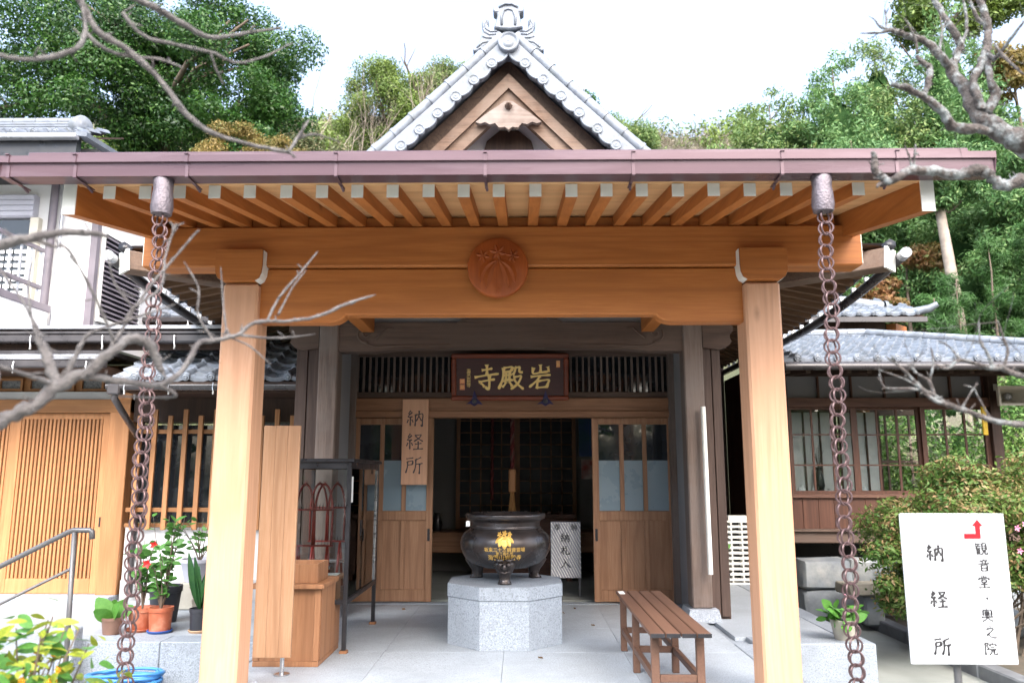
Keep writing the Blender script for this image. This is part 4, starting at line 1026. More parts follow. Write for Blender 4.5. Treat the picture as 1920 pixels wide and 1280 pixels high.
# white downpipe on the right column and white mail shelf behind
pp = MB().tube([(1.77, 7.08, 1.86), (1.775, 7.075, .40)], .022, 12).build('white_pipe', M['whitepaint'], smooth=True); tag(pp, 'white plastic pipe leaning along the grey hall column at right', 'pipe')
sh = empty('slot_shelf', (2.6, 9.5, 0), 'white slotted letter shelf standing behind the right porch post', 'shelf')
bx('back', M['darkgut'], sh, 2.46, 2.86, 9.56, 9.62, .06, .72)
for k in range(4): bx('upright', M['whitepaint'], sh, 2.455 + k * .125, 2.475 + k * .125, 9.45, 9.559, .02, .725, c=.003)
for k in range(12):
    for q in range(3):
        bx('slot_shelf_board', M['whitepaint'], sh, 2.4755 + q * .125, 2.5795 + q * .125, 9.448, 9.558, .04 + k * .06, .068 + k * .06, c=.003)
bx('top', M['whitepaint'], sh, 2.56, 2.87, 9.45, 9.6, .727, .78, c=.004)
bx('plinth', M['whitepaint'], sh, 2.45, 2.88, 9.44, 9.62, .001, .0195)

# ------------------------------------------------------------------ tiled roofs
def tile_mesh(tw, tl, m):
    b = MB(); cols = [0, .1, .25, .4, .55, .7, .78, .84, .89, .94, 1.0]
    def zz(t): return -.026 * math.sin(math.pi * t / .78) if t < .78 else .042 * math.sin(math.pi * (t - .78) / .22)
    for r, (v, dz) in enumerate(((0, .0), (0, .032), (tl * 1.12, .002))):
        for t in cols: b.v.append((t * tw * 1.02, v - (.004 if r == 0 else 0), zz(t) + dz - (.010 if r == 0 else 0)))
    n = len(cols)
    for r in range(2):
        for k in range(n - 1): b.f.append((r * n + k, r * n + k + 1, (r + 1) * n + k + 1, (r + 1) * n + k))
    return b.mesh('roof_tile', m, smooth=True, fixn=False)
DISC = {}
def tiled_roof(parent, origin, u, v, nc, nr, tw=.235, tl=.20, m=None, keep=None, discs=True):
    m = m or M['tile']; u = Vector(u).normalized(); v = Vector(v).normalized(); n = u.cross(v).normalized()
    if n.z < 0: n = -n
    me = tile_mesh(tw, tl, m); o = Vector(origin)
    dk_ = MB().lathe([(.0001, .008), (.018, .012), (.028, .004), (.037, .007), (.042, .0), (.042, -.03)], 14, cap=False).mesh('eave_disc', m, True, False)
    rot = Matrix((u, v, n)).transposed()
    for j in range(nr):
        for i in range(nc):
            if keep and not keep(i, j): continue
            p = o + u * (i * tw) + v * (j * tl) + n * .01
            jit = Matrix.Rotation(random.uniform(-.008, .008), 3, 'Y') @ Matrix.Rotation(random.uniform(-.012, .012), 3, 'Z')
            put('roof_tile', me, parent, Matrix.Translation(p) @ (rot @ jit).to_4x4())
            if j == 0 and discs:
                q = p + u * (tw * .89) + n * .022 - v * .012
                put('eave_disc', dk_, parent, Matrix.Translation(q) @ (rot @ Matrix.Rotation(R(90), 3, 'X')).to_4x4())
def sheet(name, pts, m, parent, th=.02):
    P_ = [Vector(p) for p in pts]; n = (P_[1] - P_[0]).cross(P_[2] - P_[0]).normalized() * th
    b = MB(); k = len(P_); b.v = [tuple(p) for p in P_] + [tuple(p - n) for p in P_]
    b.f = [tuple(range(k)), tuple(reversed(range(k, 2 * k)))] + [(i, i + k, (i + 1) % k + k, (i + 1) % k) for i in range(k)]
    return b.build(name, m, parent)
def ridge_stack(parent, a, b, m, h=.16, w_=.2, name='ridge'):
    a, b = Vector(a), Vector(b); d = (b - a); L = d.length; d.normalize()
    rot = Vector((1, 0, 0)).rotation_difference(d).to_matrix().to_4x4(); mx = Matrix.Translation(a) @ rot
    for k in range(3):
        MB().box(0, L, -w_ / 2 + k * .02, w_ / 2 - k * .02, k * h / 3, (k + 1) * h / 3 - .008, c=.008).build('ridge_course', m, parent, fixn=False, mx=mx)
    n = max(1, int(L / .26))
    for k in range(n):
        MB().tube([(k * L / n + .002, 0, h + .01), ((k + 1) * L / n - .004, 0, h + .01)], .055, 12).build('ridge_cap', m, parent, smooth=True, mx=mx)

# ------------------------------------------------------------------ left house
lh = empty('left_house', (-4.5, 9, 0), 'two-storey white house with lattice door, tiled roofs and louvred shutter at left', 'house')
# ground floor: sliding lattice door
bx('sill_stone', M['granite_l'], lh, -6.6, -4.02, 8.10, 8.50, -.03, .045, c=.006)
def lattice_door(x0, x1, y, n):
    d = MB().box(x0, x0 + .09, y, y + .04, .05, 1.90, c=.003).box(x1 - .09, x1, y, y + .04, .05, 1.90, c=.003).box(x0 + .091, x1 - .091, y + .001, y + .039, .05, .20, c=.003).box(x0 + .091, x1 - .091, y + .001, y + .039, 1.84, 1.90, c=.003).build('lattice_door', M['lattice_w'], lh, fixn=False)
    bx('backing', M['dark_w'], d, x0 + .09, x1 - .09, y + .03, y + .036, .20, 1.84)
    me = MB().box(-.0125, .0125, y + .002, y + .026, .2005, 1.8395, c=.002).mesh('slat', M['lattice_w'])
    iw = x1 - x0 - .18
    for k in range(n): put('slat', me, d, MX((x0 + .09 + iw * (k + .5) / n, 0, 0)))
    return d
d = lattice_door(-5.30, -4.24, 8.30, 21); bx('pull', M['black'], d, -4.285, -4.27, 8.296, 8.2995, .72, .82)
lattice_door(-6.40, -5.27, 8.345, 22)
bx('post', M['lattice_w'], lh, -4.235, -4.02, 8.24, 8.45, .046, 2.14, c=.006)
bx('lintel', M['lattice_x'], lh, -6.6, -4.02, 8.235, 8.46, 1.905, 2.045, c=.004)
bx('band', M['plaster_g'], lh, -6.6, -4.0, 8.28, 8.42, 2.047, 2.13)
bx('transom_panel', M['lattice_x'], lh, -6.6, -3.98, 8.33, 8.44, 2.132, 2.42)
for k in range(4):
    a = -6.3 + k * .56
    w_ = MB().box(a, a + .5, 8.30, 8.328, 2.14, 2.165).box(a, a + .5, 8.30, 8.328, 2.255, 2.28).box(a, a + .025, 8.30, 8.328, 2.1655, 2.2545).box(a + .475, a + .5, 8.30, 8.328, 2.1655, 2.2545).box(a + .235, a + .26, 8.301, 8.327, 2.1655, 2.2545).build('transom_window', M['lattice_x'], lh, fixn=False)
    bx('pane', M['greyglass'], w_, a + .025, a + .475, 8.325, 8.3295, 2.166, 2.254)
# window bay with free standing bars
bx('wall_base', M['plaster_g'], lh, -4.0, -1.98, 8.28, 8.6, -.03, .19)
bx('white_wall', M['plaster'], lh, -4.0, -1.98, 8.30, 8.6, .191, .72)
bx('window_sill', M['lattice_x'], lh, -3.98, -1.98, 8.22, 8.32, .721, .76, c=.004)
bx('window_glass', M['darkglass'], lh, -3.95, -1.99, 8.40, 8.41, .761, 1.78)
bx('obscure_panel', M['greyglass'], lh, -2.75, -1.99, 8.37, 8.38, 1.45, 1.80)
bx('window_head', M['dark_w'], lh, -4.0, -1.98, 8.28, 8.6, 1.81, 2.45)
for k in range(3): bx('window_stile', M['dark_w'], lh, -3.98 + k * .95, -3.93 + k * .95, 8.36, 8.399, .761, 1.81)
gr = empty('window_bars', (-2.95, 8.15, .7), 'pale wooden bar screen standing in front of the left house window', 'screen')
for k in range(12):
    x = -3.86 + k * .16; top = 1.865 if k % 2 == 0 else 1.93
    bx('bar', M['lattice_w'], gr, x - .025, x + .025, 8.135, 8.165, .70, top, c=.003)
for z in (.90, 1.70): bx('rail', M['lattice_x'], gr, -3.95, -2.0, 8.166, 8.196, z - .022, z + .022, c=.003)
for x in (-3.93, -2.03): bx('bracket', M['lattice_x'], gr, x - .02, x + .02, 8.197, 8.30, .885, .915)
# lower tiled roof over the window
lr = empty('window_roof', (-2.85, 7.9, 2.1), 'low tiled lean-to roof with dark gutter over the barred window', 'roof')
tiled_roof(lr, (-3.80, 7.42, 2.155), (1, 0, 0), (0, 1, .47), 8, 6, .245, .215, M['tile_p'])
sheet('deck', [(-3.82, 7.44, 2.13), (-1.82, 7.44, 2.13), (-1.82, 8.7, 2.72), (-3.82, 8.7, 2.72)], M['old_x'], lr)
g = MB().prism([(7.33 + .045 * math.cos(a), 2.085 + .045 * math.sin(a)) for a in [math.pi + k * math.pi / 8 for k in range(9)]] + [(7.372, 2.094), (7.289, 2.094)], 'yz', -3.80, -1.86).build('gutter', M['darkgut'], lr, smooth=True)
bx('fascia', M['dark_w'], lr, -3.80, -1.86, 7.385, 7.43, 2.03, 2.13)
bx('soffit', M['dark_w'], lr, -3.80, -1.86, 7.431, 8.3, 2.06, 2.08)
for k in range(5):
    x = -3.62 + k * .42
    MB().tube([(x, 7.30, 2.11), (x + .005, 7.275, 2.06), (x + .015, 7.27, 2.03), (x + .012, 7.28, 2.0)], [.006, .005, .008, .009], 6).build('gutter_hook', M['hook'], g, smooth=True)
MB().tube([(-3.72, 7.33, 2.05), (-3.72, 7.33, 1.96), (-3.70, 7.45, 1.85), (-3.86, 8.10, 1.66), (-3.86, 8.2, 1.6), (-3.86, 8.2, .05)], .032, 10).build('downpipe', M['darkgut'], lr, smooth=True)
MB().box(-3.78, -3.66, 7.28, 7.38, 2.0, 2.10, c=.012).build('gutter_outlet', M['darkgut'], lr, fixn=False)
# eaves over the lattice door
le = empty('door_eaves', (-5.2, 7.8, 2.3), 'flat dark eaves with silver gutter over the lattice door', 'eaves')
bx('gutter', M['darkgut'], le, -6.8, -3.99, 7.55, 7.66, 2.295, 2.375, c=.012); bx('gutter_lip', M['silver'], le, -6.8, -3.99, 7.545, 7.66, 2.376, 2.392)
bx('edge_band', M['silver'], le, -6.8, -3.99, 7.58, 7.68, 2.40, 2.43); bx('roof_sheet', M['darkgut'], le, -6.8, -3.95, 7.6, 8.5, 2.431, 2.47); bx('soffit', M['dark_w'], le, -6.8, -3.99, 7.661, 8.3, 2.30, 2.32)
for k in range(4):
    x = -6.3 + k * .72
    MB().tube([(x, 7.54, 2.35), (x + .005, 7.52, 2.30), (x + .018, 7.515, 2.26), (x + .012, 7.52, 2.235)], [.006, .005, .009, .010], 6).build('gutter_hook', M['hook'], le, smooth=True)
# long storey gutter and roof strip above
lm = empty('storey_eaves', (-5, 8.0, 2.6), 'long brown storey gutter with pale metal edge below the white upper wall', 'eaves')
bx('gutter', M['darkgut'], lm, -7.0, -2.86, 7.62, 7.74, 2.555, 2.64, c=.014); bx('gutter_lip', M['darkgut'], lm, -7.0, -2.86, 7.612, 7.745, 2.642, 2.665)
bx('edge_band', M['silver'], lm, -7.0, -2.86, 7.66, 7.78, 2.70, 2.735); sheet('roof_sheet', [(-7, 7.68, 2.74), (-2.86, 7.68, 2.74), (-2.86, 9.0, 2.93), (-7, 9.0, 2.93)], M['silver'], lm, .02)
bx('fascia', M['dark_w'], lm, -7.0, -2.86, 7.746, 7.80, 2.50, 2.70)
for k in range(5):
    x = -6.2 + k * .72
    MB().tube([(x, 7.605, 2.62), (x + .005, 7.59, 2.56), (x + .018, 7.585, 2.51), (x + .012, 7.59, 2.48)], [.006, .005, .009, .010], 6).build('gutter_hook', M['hook'], lm, smooth=True)
# upper storey
us = empty('upper_storey', (-6, 10, 2.9), 'white rendered upper storey with louvred shutter and balcony at left', 'house')
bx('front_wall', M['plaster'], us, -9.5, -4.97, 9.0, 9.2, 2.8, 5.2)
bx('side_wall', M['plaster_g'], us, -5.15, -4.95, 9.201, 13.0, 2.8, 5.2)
MB().tube([(-5.50, 8.93, 5.0), (-5.50, 8.93, 2.9)], .045, 10).build('downpipe', M['shutter'], us, smooth=True)
MB().tube([(-5.40, 8.95, 5.0), (-5.40, 8.95, 2.9)], .02, 8).build('conduit', M['silver'], us, smooth=True)
MB().box(-5.02, -4.94, 8.94, 9.02, 2.82, 5.0).build('corner_trim', M['shutter'], us, fixn=False)
sf = MB().box(-4.949, -4.92, 9.06, 9.10, 3.06, 4.20).box(-4.949, -4.92, 10.02, 10.06, 3.06, 4.20).box(-4.949, -4.92, 9.101, 10.019, 4.15, 4.20).box(-4.949, -4.91, 9.101, 10.019, 3.06, 3.11).build('shutter_frame', M['whitepaint'], us, fixn=False)
bx('shutter_back', M['black'], sf, -4.948, -4.94, 9.10, 10.02, 3.11, 4.15)
for k in range(17):
    z = 3.125 + k * .060
    MB().add([(-4.939, 9.102, z + .045), (-4.939, 10.018, z + .045), (-4.905, 10.018, z + .004), (-4.905, 9.102, z + .004), (-4.939, 9.102, z + .054), (-4.939, 10.018, z + .054), (-4.900, 10.018, z + .012), (-4.900, 9.102, z + .012)], [(0, 1, 2, 3), (7, 6, 5, 4), (2, 1, 5, 6), (0, 3, 7, 4), (3, 2, 6, 7), (1, 0, 4, 5)]).build('louvre', M['shutter'], sf)
# balcony on the front
bx('balcony_side', M['plaster'], us, -5.46, -5.40, 7.55, 8.86, 2.76, 3.12); bx('balcony_cap', M['shutter'], us, -5.48, -5.38, 7.5, 8.88, 3.121, 3.20, c=.004)
for z in (3.36, 3.80): bx('hand_rail', M['shutter'], us, -5.46, -5.41, 7.5, 8.72, z, z + .045, c=.004)
for k in range(7): bx('baluster', M['silver'], us, -5.445, -5.425, 7.6 + k * .18, 7.62 + k * .18, 3.201, 3.799)
pnl = bx('shutter_box', M['siding'], us, -7.0, -5.72, 8.90, 8.999, 4.30, 4.58)
for k in range(4): bx('siding_strip', M['siding'], pnl, -7.0, -5.72, 8.885, 8.8995, 4.31 + k * .068, 4.365 + k * .068, c=.003)
bx('window_reveal', M['darkglass'], us, -7.0, -5.76, 8.96, 8.999, 3.15, 4.28); bx('window_trim', M['cream'], us, -5.76, -5.66, 8.92, 8.999, 3.12, 4.30)
for i in range(9):
    for j in range(8):
        bx('vent_block', M['plaster'], us, -6.62 + i * .10, -6.545 + i * .10, 8.93, 8.955, 3.26 + j * .085, 3.31 + j * .085, c=.006)
# upper roof
ur = empty('upper_roof', (-6, 9, 4.9), 'grey tiled roof with round ridge end over the white upper storey', 'roof')
tiled_roof(ur, (-7.70, 8.18, 5.01), (1, 0, 0), (0, 1, .45), 12, 3, .24, .22)
sheet('deck', [(-8.2, 8.2, 4.985), (-4.82, 8.2, 4.985), (-4.82, 9.1, 5.39), (-8.2, 9.1, 5.39)], M['dark_w'], ur)
bx('gutter', M['silver'], ur, -8.2, -4.80, 8.06, 8.16, 4.93, 4.985, c=.01); bx('fascia', M['black'], ur, -8.2, -4.83, 8.161, 8.25, 4.74, 4.98); bx('soffit', M['black'], ur, -8.2, -4.9, 8.251, 9.1, 4.74, 4.76)
ridge_stack(ur, (-8.2, 8.55, 5.20), (-5.02, 8.55, 5.20), M['tile'], .12, .2)
MB().lathe([(.0001, .02), (.05, .03), (.06, .015), (.1, .02), (.12, .0), (.12, -.1)], 20, cap=False).xf(Matrix.Translation((-4.98, 8.50, 5.27)) @ Matrix.Rotation(R(60), 4, 'Z') @ Matrix.Rotation(R(90), 4, 'X')).build('ridge_end', M['tile'], ur, smooth='all')
sheet('verge', [(-4.84, 8.12, 5.03), (-4.70, 8.12, 5.01), (-4.70, 11, 5.25), (-4.84, 11, 5.27)], M['tile'], ur, .05)
# small pale roof between the house and the hall
sr = empty('link_roof', (-4.4, 10.6, 3.3), 'small pale tiled roof with low ridge between the house and the hall', 'roof')
tiled_roof(sr, (-5.10, 10.3, 3.36), (1, 0, 0), (0, 1, .5), 9, 4, .24, .2, M['tile_w'])
sheet('deck', [(-5.1, 10.32, 3.34), (-2.95, 10.32, 3.34), (-2.95, 11.2, 3.79), (-5.1, 11.2, 3.79)], M['dark_w'], sr)
ridge_stack(sr, (-5.15, 11.0, 3.72), (-2.9, 11.0, 3.80), M['tile_w'], .14, .2)
bx('gutter', M['darkgut'], sr, -5.1, -2.95, 10.2, 10.29, 3.27, 3.34, c=.01); bx('wall', M['dark_w'], sr, -5.0, -3.0, 10.4, 10.5, 2.6, 3.3)
for k in range(3): MB().tube([(-4.75 + k * .42, 10.19, 3.31), (-4.74 + k * .42, 10.17, 3.25), (-4.73 + k * .42, 10.17, 3.20)], [.006, .006, .012], 6).build('gutter_hook', M['hook'], sr, smooth=True)

# ------------------------------------------------------------------ right house
rh = empty('right_house', (4.6, 10, .4), 'single-storey house with glazed sliding windows and red brown boards at right', 'house')
Y0 = 9.5
bx('floor', M['deskw'], rh, 3.3, 5.85, Y0 + .1, 11.4, .60, .66)
bx('sill_beam', M['old_x'], rh, 3.15, 5.95, Y0 - .10, Y0 + .10, .47, .60, c=.01); bx('sill_lip', M['old_x'], rh, 3.15, 5.95, Y0 - .14, Y0 + .06, .601, .63, c=.004)
for k in range(14):
    a = 3.27 + k * .185; bx('wall_board', M['red_w'], rh, a + .002, a + .183, Y0 - .02, Y0, .631, .985, c=.002)
bx('window_rail', M['red_x'], rh, 3.2, 5.86, Y0 - .06, Y0 + .10, .986, 1.03, c=.004); bx('head_rail', M['red_x'], rh, 3.2, 5.86, Y0 - .06, Y0 + .10, 2.06, 2.17, c=.004)
for x in (3.27, 5.80): bx('corner_post', M['dark_w'], rh, x - .06, x + .06, Y0 - .08, Y0 + .12, .631, 2.62, c=.005)
for a, b, yo in ((3.33, 4.15, 0), (4.13, 4.95, .04), (4.93, 5.74, 0)):
    f = MB().box(a, a + .055, Y0 - .02 + yo, Y0 + .012 + yo, 1.031, 2.059).box(b - .055, b, Y0 - .02 + yo, Y0 + .012 + yo, 1.031, 2.059).box(a + .056, b - .056, Y0 - .019 + yo, Y0 + .011 + yo, 1.031, 1.07).box(a + .056, b - .056, Y0 - .019 + yo, Y0 + .011 + yo, 2.03, 2.059).build('sash', M['red_w'], rh, fixn=False)
    bx('glass', M['glass'], f, a + .055, b - .055, Y0 - .004 + yo, Y0 + .0 + yo, 1.07, 2.03)
    for k in (1, 2): x = a + .055 + (b - a - .11) * k / 3; bx('muntin', M['red_w'], f, x - .012, x + .012, Y0 - .02 + yo, Y0 - .005 + yo, 1.071, 2.029)
    for z in (1.37, 1.73): bx('muntin', M['red_w'], f, a + .056, b - .056, Y0 - .0245 + yo, Y0 - .0205 + yo, z - .009, z + .009)
bx('transom_back', M['plaster_d'], rh, 3.33, 5.74, Y0 + .05, Y0 + .06, 2.171, 2.44)
for k in range(7): bx('transom_bar', M['red_w'], rh, 3.33 + k * .4, 3.35 + k * .4, Y0 + .01, Y0 + .049, 2.171, 2.44)
bx('wall_plate', M['old_x'], rh, 3.15, 5.95, Y0 - .05, Y0 + .1, 2.441, 2.62)
# inner room: shoji screens, glazed back so that the garden shows through
for a, b in ((3.42, 4.02), (4.06, 4.55)):
    s1 = bx('shoji', M['shoji'], rh, a, b, 9.78, 9.79, .70, 2.02)
    for k in range(4): bx('shoji_bar', M['red_w'], s1, a + (b - a) * k / 3 - .009, a + (b - a) * k / 3 + .009, 9.755, 9.779, .70, 2.02)
bx('inner_post', M['lattice_w'], rh, 4.60, 4.72, 10.36, 10.48, .66, 2.5, c=.004)
for k in range(6): bx('back_bar', M['dark_w'], rh, 4.85 + k * .17, 4.875 + k * .17, 11.36, 11.39, .7, 2.3)
bx('back_rail', M['dark_w'], rh, 4.72, 5.85, 11.35, 11.40, 1.42, 1.46); bx('back_rail', M['dark_w'], rh, 3.3, 5.85, 11.35, 11.45, 2.1, 2.5)
bx('side_wall', M['red_w'], rh, 3.12, 3.19, Y0 - .02, 11.5, .45, 2.62); bx('inner_wall', M['plaster_d'], rh, 3.24, 3.3, 9.62, 11.4, .66, 2.5)
bx('ceiling', M['shoji'], rh, 3.2, 5.9, Y0 + .1, 11.4, 2.55, 2.57)
vz = empty('flower_vase', (3.75, 9.75, .7), 'dark flower vase with twigs standing behind the glazed window', 'vase')
MB().lathe([(.03, .661), (.06, .74), (.05, .86), (.03, .93), (.045, .97)], 16, (3.75, 9.69, .38)).build('vase', M['black'], vz, smooth=True)
m = MB(); rs = random.Random(4)
for k in range(14): m.tube([(3.75, 9.69, 1.33), (3.75 + rs.uniform(-.07, .07), 9.69 + rs.uniform(-.05, .05), 1.33 + rs.uniform(.1, .3))], [.003, .002], 4)
m.build('twigs', M['bark_b'], vz)
tb_ = empty('window_table', (3.75, 9.8, .66), 'low table of small white ornaments inside the right window', 'table')
bx('top', M['deskw'], tb_, 3.45, 4.35, 9.60, 9.75, 1.0, 1.035, c=.004)
for x in (3.48, 4.28): bx('leg', M['deskw'], tb_, x, x + .04, 9.62, 9.74, .661, .999)
rs = random.Random(9)
for k in range(7):
    x = 3.40 + k * .145 + rs.uniform(-.02, .02)
    if abs(x - 3.75) < .06: continue
    x = max(x, 3.5); h = rs.uniform(.05, .11)
    o = MB().lathe([(.025, 0), (.034, h * .4), (.02, h * .8), (.024, h)], 12, (x, 9.66, 1.0365)).build('ornament', M['paper'], smooth=True)
    tag(o, 'small white ornament on the table inside the right window', 'ornament', 'ornaments behind the right window')
for k in range(6): bx('link_wall_plank', M['plank_b'], rh, 2.0 + k * .187, 2.184 + k * .187, 11.5, 11.56, -.32, 3.05, c=.004)
# stone footing
ft = empty('stone_footing', (4.0, 8.9, 0), 'low blue grey stone retaining wall under the right house', 'stone wall')
rs = random.Random(3)
z = -.25
for r in range(2):
    x = 3.12 + rs.uniform(0, .1); h = .30
    while x < 6.3:
        w_ = rs.uniform(.35, .75); yo = 8.72 + rs.uniform(-.03, .03)
        m = MB().box(x + .008, x + w_ - .008, yo, yo + .35, z + .006, z + h - .006, c=rs.uniform(.02, .035))
        m.v = [(a + rs.uniform(-.03, .03), b + rs.uniform(-.02, .02), c + rs.uniform(-.022, .022)) for a, b, c in m.v]
        m.build('stone', M['stone'], ft, smooth=True); x += w_
    z += h
bx('core', M['stone_b'], ft, 3.2, 6.3, 8.85, 9.2, -.3, .33)
sp_ = MB().lathe([(.075, .34), (.07, .468)], 8, (4.28, 9.3, 0)).build('support_post', M['plaster_d'], rh, smooth=True)
bx('underfloor_shade_sheet', M['black'], rh, 3.0, 6.2, 10.8, 10.9, -.3, .6)  # black sheet: shade of the dark underfloor void put into its colour
sl = empty('stone_step', (4.0, 8.35, -.2), 'flat brown stone slab bench in front of the stone wall', 'stone slab')
m = MB().box(3.42, 4.9, 8.22, 8.58, .05, .165, c=.02); rs = random.Random(8); m.v = [(a + rs.uniform(-.01, .01), b + rs.uniform(-.01, .01), c + rs.uniform(-.008, .008)) for a, b, c in m.v]
m.build('slab', M['stone_b'], sl)
for x in (3.6, 4.6): bx('support', M['stone'], sl, x, x + .2, 8.28, 8.52, -.25, .049, c=.02)
# rocks of the garden edge
rs = random.Random(12)
def rock(mb, c, r, n=10):
    b = bmesh.new(); bmesh.ops.create_icosphere(b, subdivisions=2, radius=1)
    off = [(Vector((rs.uniform(-1, 1), rs.uniform(-1, 1), rs.uniform(-1, 1))).normalized(), rs.uniform(.7, .95)) for _ in range(n)]
    vs = []
    for v in b.verts:
        p = v.co.copy()
        for nn, d in off:
            e = p.dot(nn) - d
            if e > 0: p -= nn * e
        vs.append((c[0] + p.x * r[0], c[1] + p.y * r[1], c[2] + p.z * r[2]))
    fs = [tuple(v.index for v in f.verts) for f in b.faces]; b.free(); mb.add(vs, fs)
for k, (c, r) in enumerate((((4.35, 7.55, -.08), (.5, .30, .16)), ((3.98, 7.05, -.16), (.24, .22, .12)), ((4.95, 6.7, -.02), (.45, .35, .22)), ((4.15, 8.0, -.1), (.28, .18, .12)), ((4.5, 6.2, -.1), (.3, .25, .16)), ((5.3, 7.6, .05), (.5, .4, .3)))):
    m = MB(); rock(m, c, r); o = m.build('garden_rock', M['stone'], smooth=True)
    tag(o, ['long flat layered rock below the stone slab', 'small rock next to the dark kerb', 'large rock behind the white direction sign', 'low rock at the foot of the stone slab', 'rounded rock nearest the white direction sign', 'big rock under the azalea bush'][k], 'rock', 'rocks in the garden bed')
# roofs of the right house
rr_ = empty('house_roof', (4.8, 9.5, 2.4), 'grey tiled hipped roof over the glazed right house', 'roof')
SLP = .262
tiled_roof(rr_, (2.93, 8.42, 2.475), (1, 0, 0), (0, 1, SLP), 19, 13, .215, .205, M['tile_w'], keep=lambda i, j: 2.93 + (i + 1) * .215 < 7.0 - .72 * (j * .205))
sheet('deck', [(2.95, 8.44, 2.455), (6.95, 8.44, 2.455), (5.05, 11.16, 3.165), (2.95, 11.16, 3.165)], M['dark_w'], rr_)
bx('fascia', M['darkgut'], rr_, 2.93, 6.9, 8.36, 8.43, 2.37, 2.455, c=.006)
MB().tube([(2.95, 8.33, 2.40), (6.95, 8.33, 2.395)], .04, 10).build('gutter', M['darkgut'], rr_, smooth=True)
sheet('soffit', [(2.95, 8.44, 2.41), (6.9, 8.44, 2.41), (6.9, 9.45, 2.50), (2.95, 9.45, 2.50)], M['old_x'], rr_)
for k in range(18): bx('rafter', M['old_y'], rr_, 3.0 + k * .22, 3.04 + k * .22, 8.45, 9.44, 2.33, 2.37) if False else sheet('rafter', [(3.0 + k * .22, 8.45, 2.388), (3.05 + k * .22, 8.45, 2.388), (3.05 + k * .22, 9.44, 2.478), (3.0 + k * .22, 9.44, 2.478)], M['old_y'], rr_, .05)
ridge_stack(rr_, (7.0, 8.42, 2.50), (5.09, 11.10, 3.19), M['tile_w'], .07, .2, 'hip_ridge'); ridge_stack(rr_, (2.95, 11.16, 3.16), (5.09, 11.16, 3.19), M['tile_w'], .08, .22)
# roof further back with curved corner
br_ = empty('rear_roof', (6, 13.5, 3.9), 'pale tiled roof with upturned corner behind the right house', 'roof')
tiled_roof(br_, (4.60, 13.0, 3.90), (1, 0, .012), (0, 1, .45), 9, 5, .25, .22, M['tile_w'], keep=lambda i, j: i * .25 < 2.3 - j * .13)
sheet('deck', [(4.6, 13.02, 3.88), (6.95, 13.02, 3.90), (6.5, 14.1, 4.36), (4.6, 14.1, 4.36)], M['dark_w'], br_)
MB().tube([(5.1, 13.75, 4.36), (5.9, 13.7, 4.30), (6.5, 13.55, 4.16)], [.10, .10, .11], 10).build('ridge', M['tile_w'], br_, smooth=True)
MB().lathe([(.0001, .02), (.06, .02), (.11, .0), (.12, -.06)], 16, cap=False).xf(Matrix.Translation((6.56, 13.52, 4.16)) @ Matrix.Rotation(R(90), 4, 'Y')).build('ridge_end', M['tile_w'], br_, smooth='all')
MB().tube([(6.45, 13.5, 4.08), (6.8, 13.2, 3.99), (7.05, 13.02, 4.03), (7.15, 12.96, 4.10)], [.08, .08, .07, .045], 10).build('corner_ridge', M['tile_w'], br_, smooth=True)
bx('fascia', M['darkgut'], br_, 4.6, 6.95, 12.95, 13.01, 3.79, 3.875); bx('wall', M['dark_w'], br_, 4.8, 6.4, 13.3, 13.4, 2.6, 3.85)
MB().box(-.08, .08, 0, .5, -.09, .09).xf(Matrix.Translation((6.5, 13.3, 3.73)) @ Matrix.Rotation(R(-45), 4, 'Z')).build('beam_end', M['new_y'], br_, fixn=False)
# horn loudspeaker and yellow tag
hs = empty('horn_speaker', (5.9, 9.35, 2.15), 'cream rectangular horn loudspeaker on the corner of the right house', 'loudspeaker')
def horn(u, v):
    x = (u - .5); s_ = .36 - .24 * v; return (5.93 + x * s_ * 1.0, 9.25 + v * .25, 2.17 + 0)
m = MB()
fr = [(-.20, -.115), (.20, -.115), (.20, .115), (-.20, .115)]
m.v = [(5.92 + a, 9.2, 2.17 + c) for a, c in fr] + [(5.92 + a * .86, 9.2, 2.17 + c * .8) for a, c in fr] + [(5.92 + a * .25, 9.42, 2.17 + c * .3) for a, c in fr] + [(5.92 + a, 9.24, 2.17 + c) for a, c in fr] + [(5.92 + a * .35, 9.45, 2.17 + c * .45) for a, c in fr]
for k in range(4):
    q = (k + 1) % 4
    m.f += [(k, q, 4 + q, 4 + k), (4 + k, 4 + q, 8 + q, 8 + k), (k, 12 + k, 12 + q, q), (12 + k, 16 + k, 16 + q, 12 + q)]
m.f += [(8, 9, 10, 11), (16, 17, 18, 19)]
m.build('horn', M['cream'], hs)
MB().lathe([(.045, 0), (.04, .03), (.02, .045), (.001, .05)], 14).xf(Matrix.Translation((5.92, 9.36, 2.17)) @ Matrix.Rotation(R(90), 4, 'X')).build('driver', M['silver'], hs, smooth=True)
bx('bracket', M['cream'], hs, 5.80, 5.84, 9.41, 9.44, 2.25, 2.33)
yt = MB().box(5.62, 5.68, 9.40, 9.42, 1.72, 2.06, c=.006).build('yellow_tag', M['yellow'], fixn=False); tag(yt, 'narrow yellow strip hanging at the corner of the right house', 'tag')

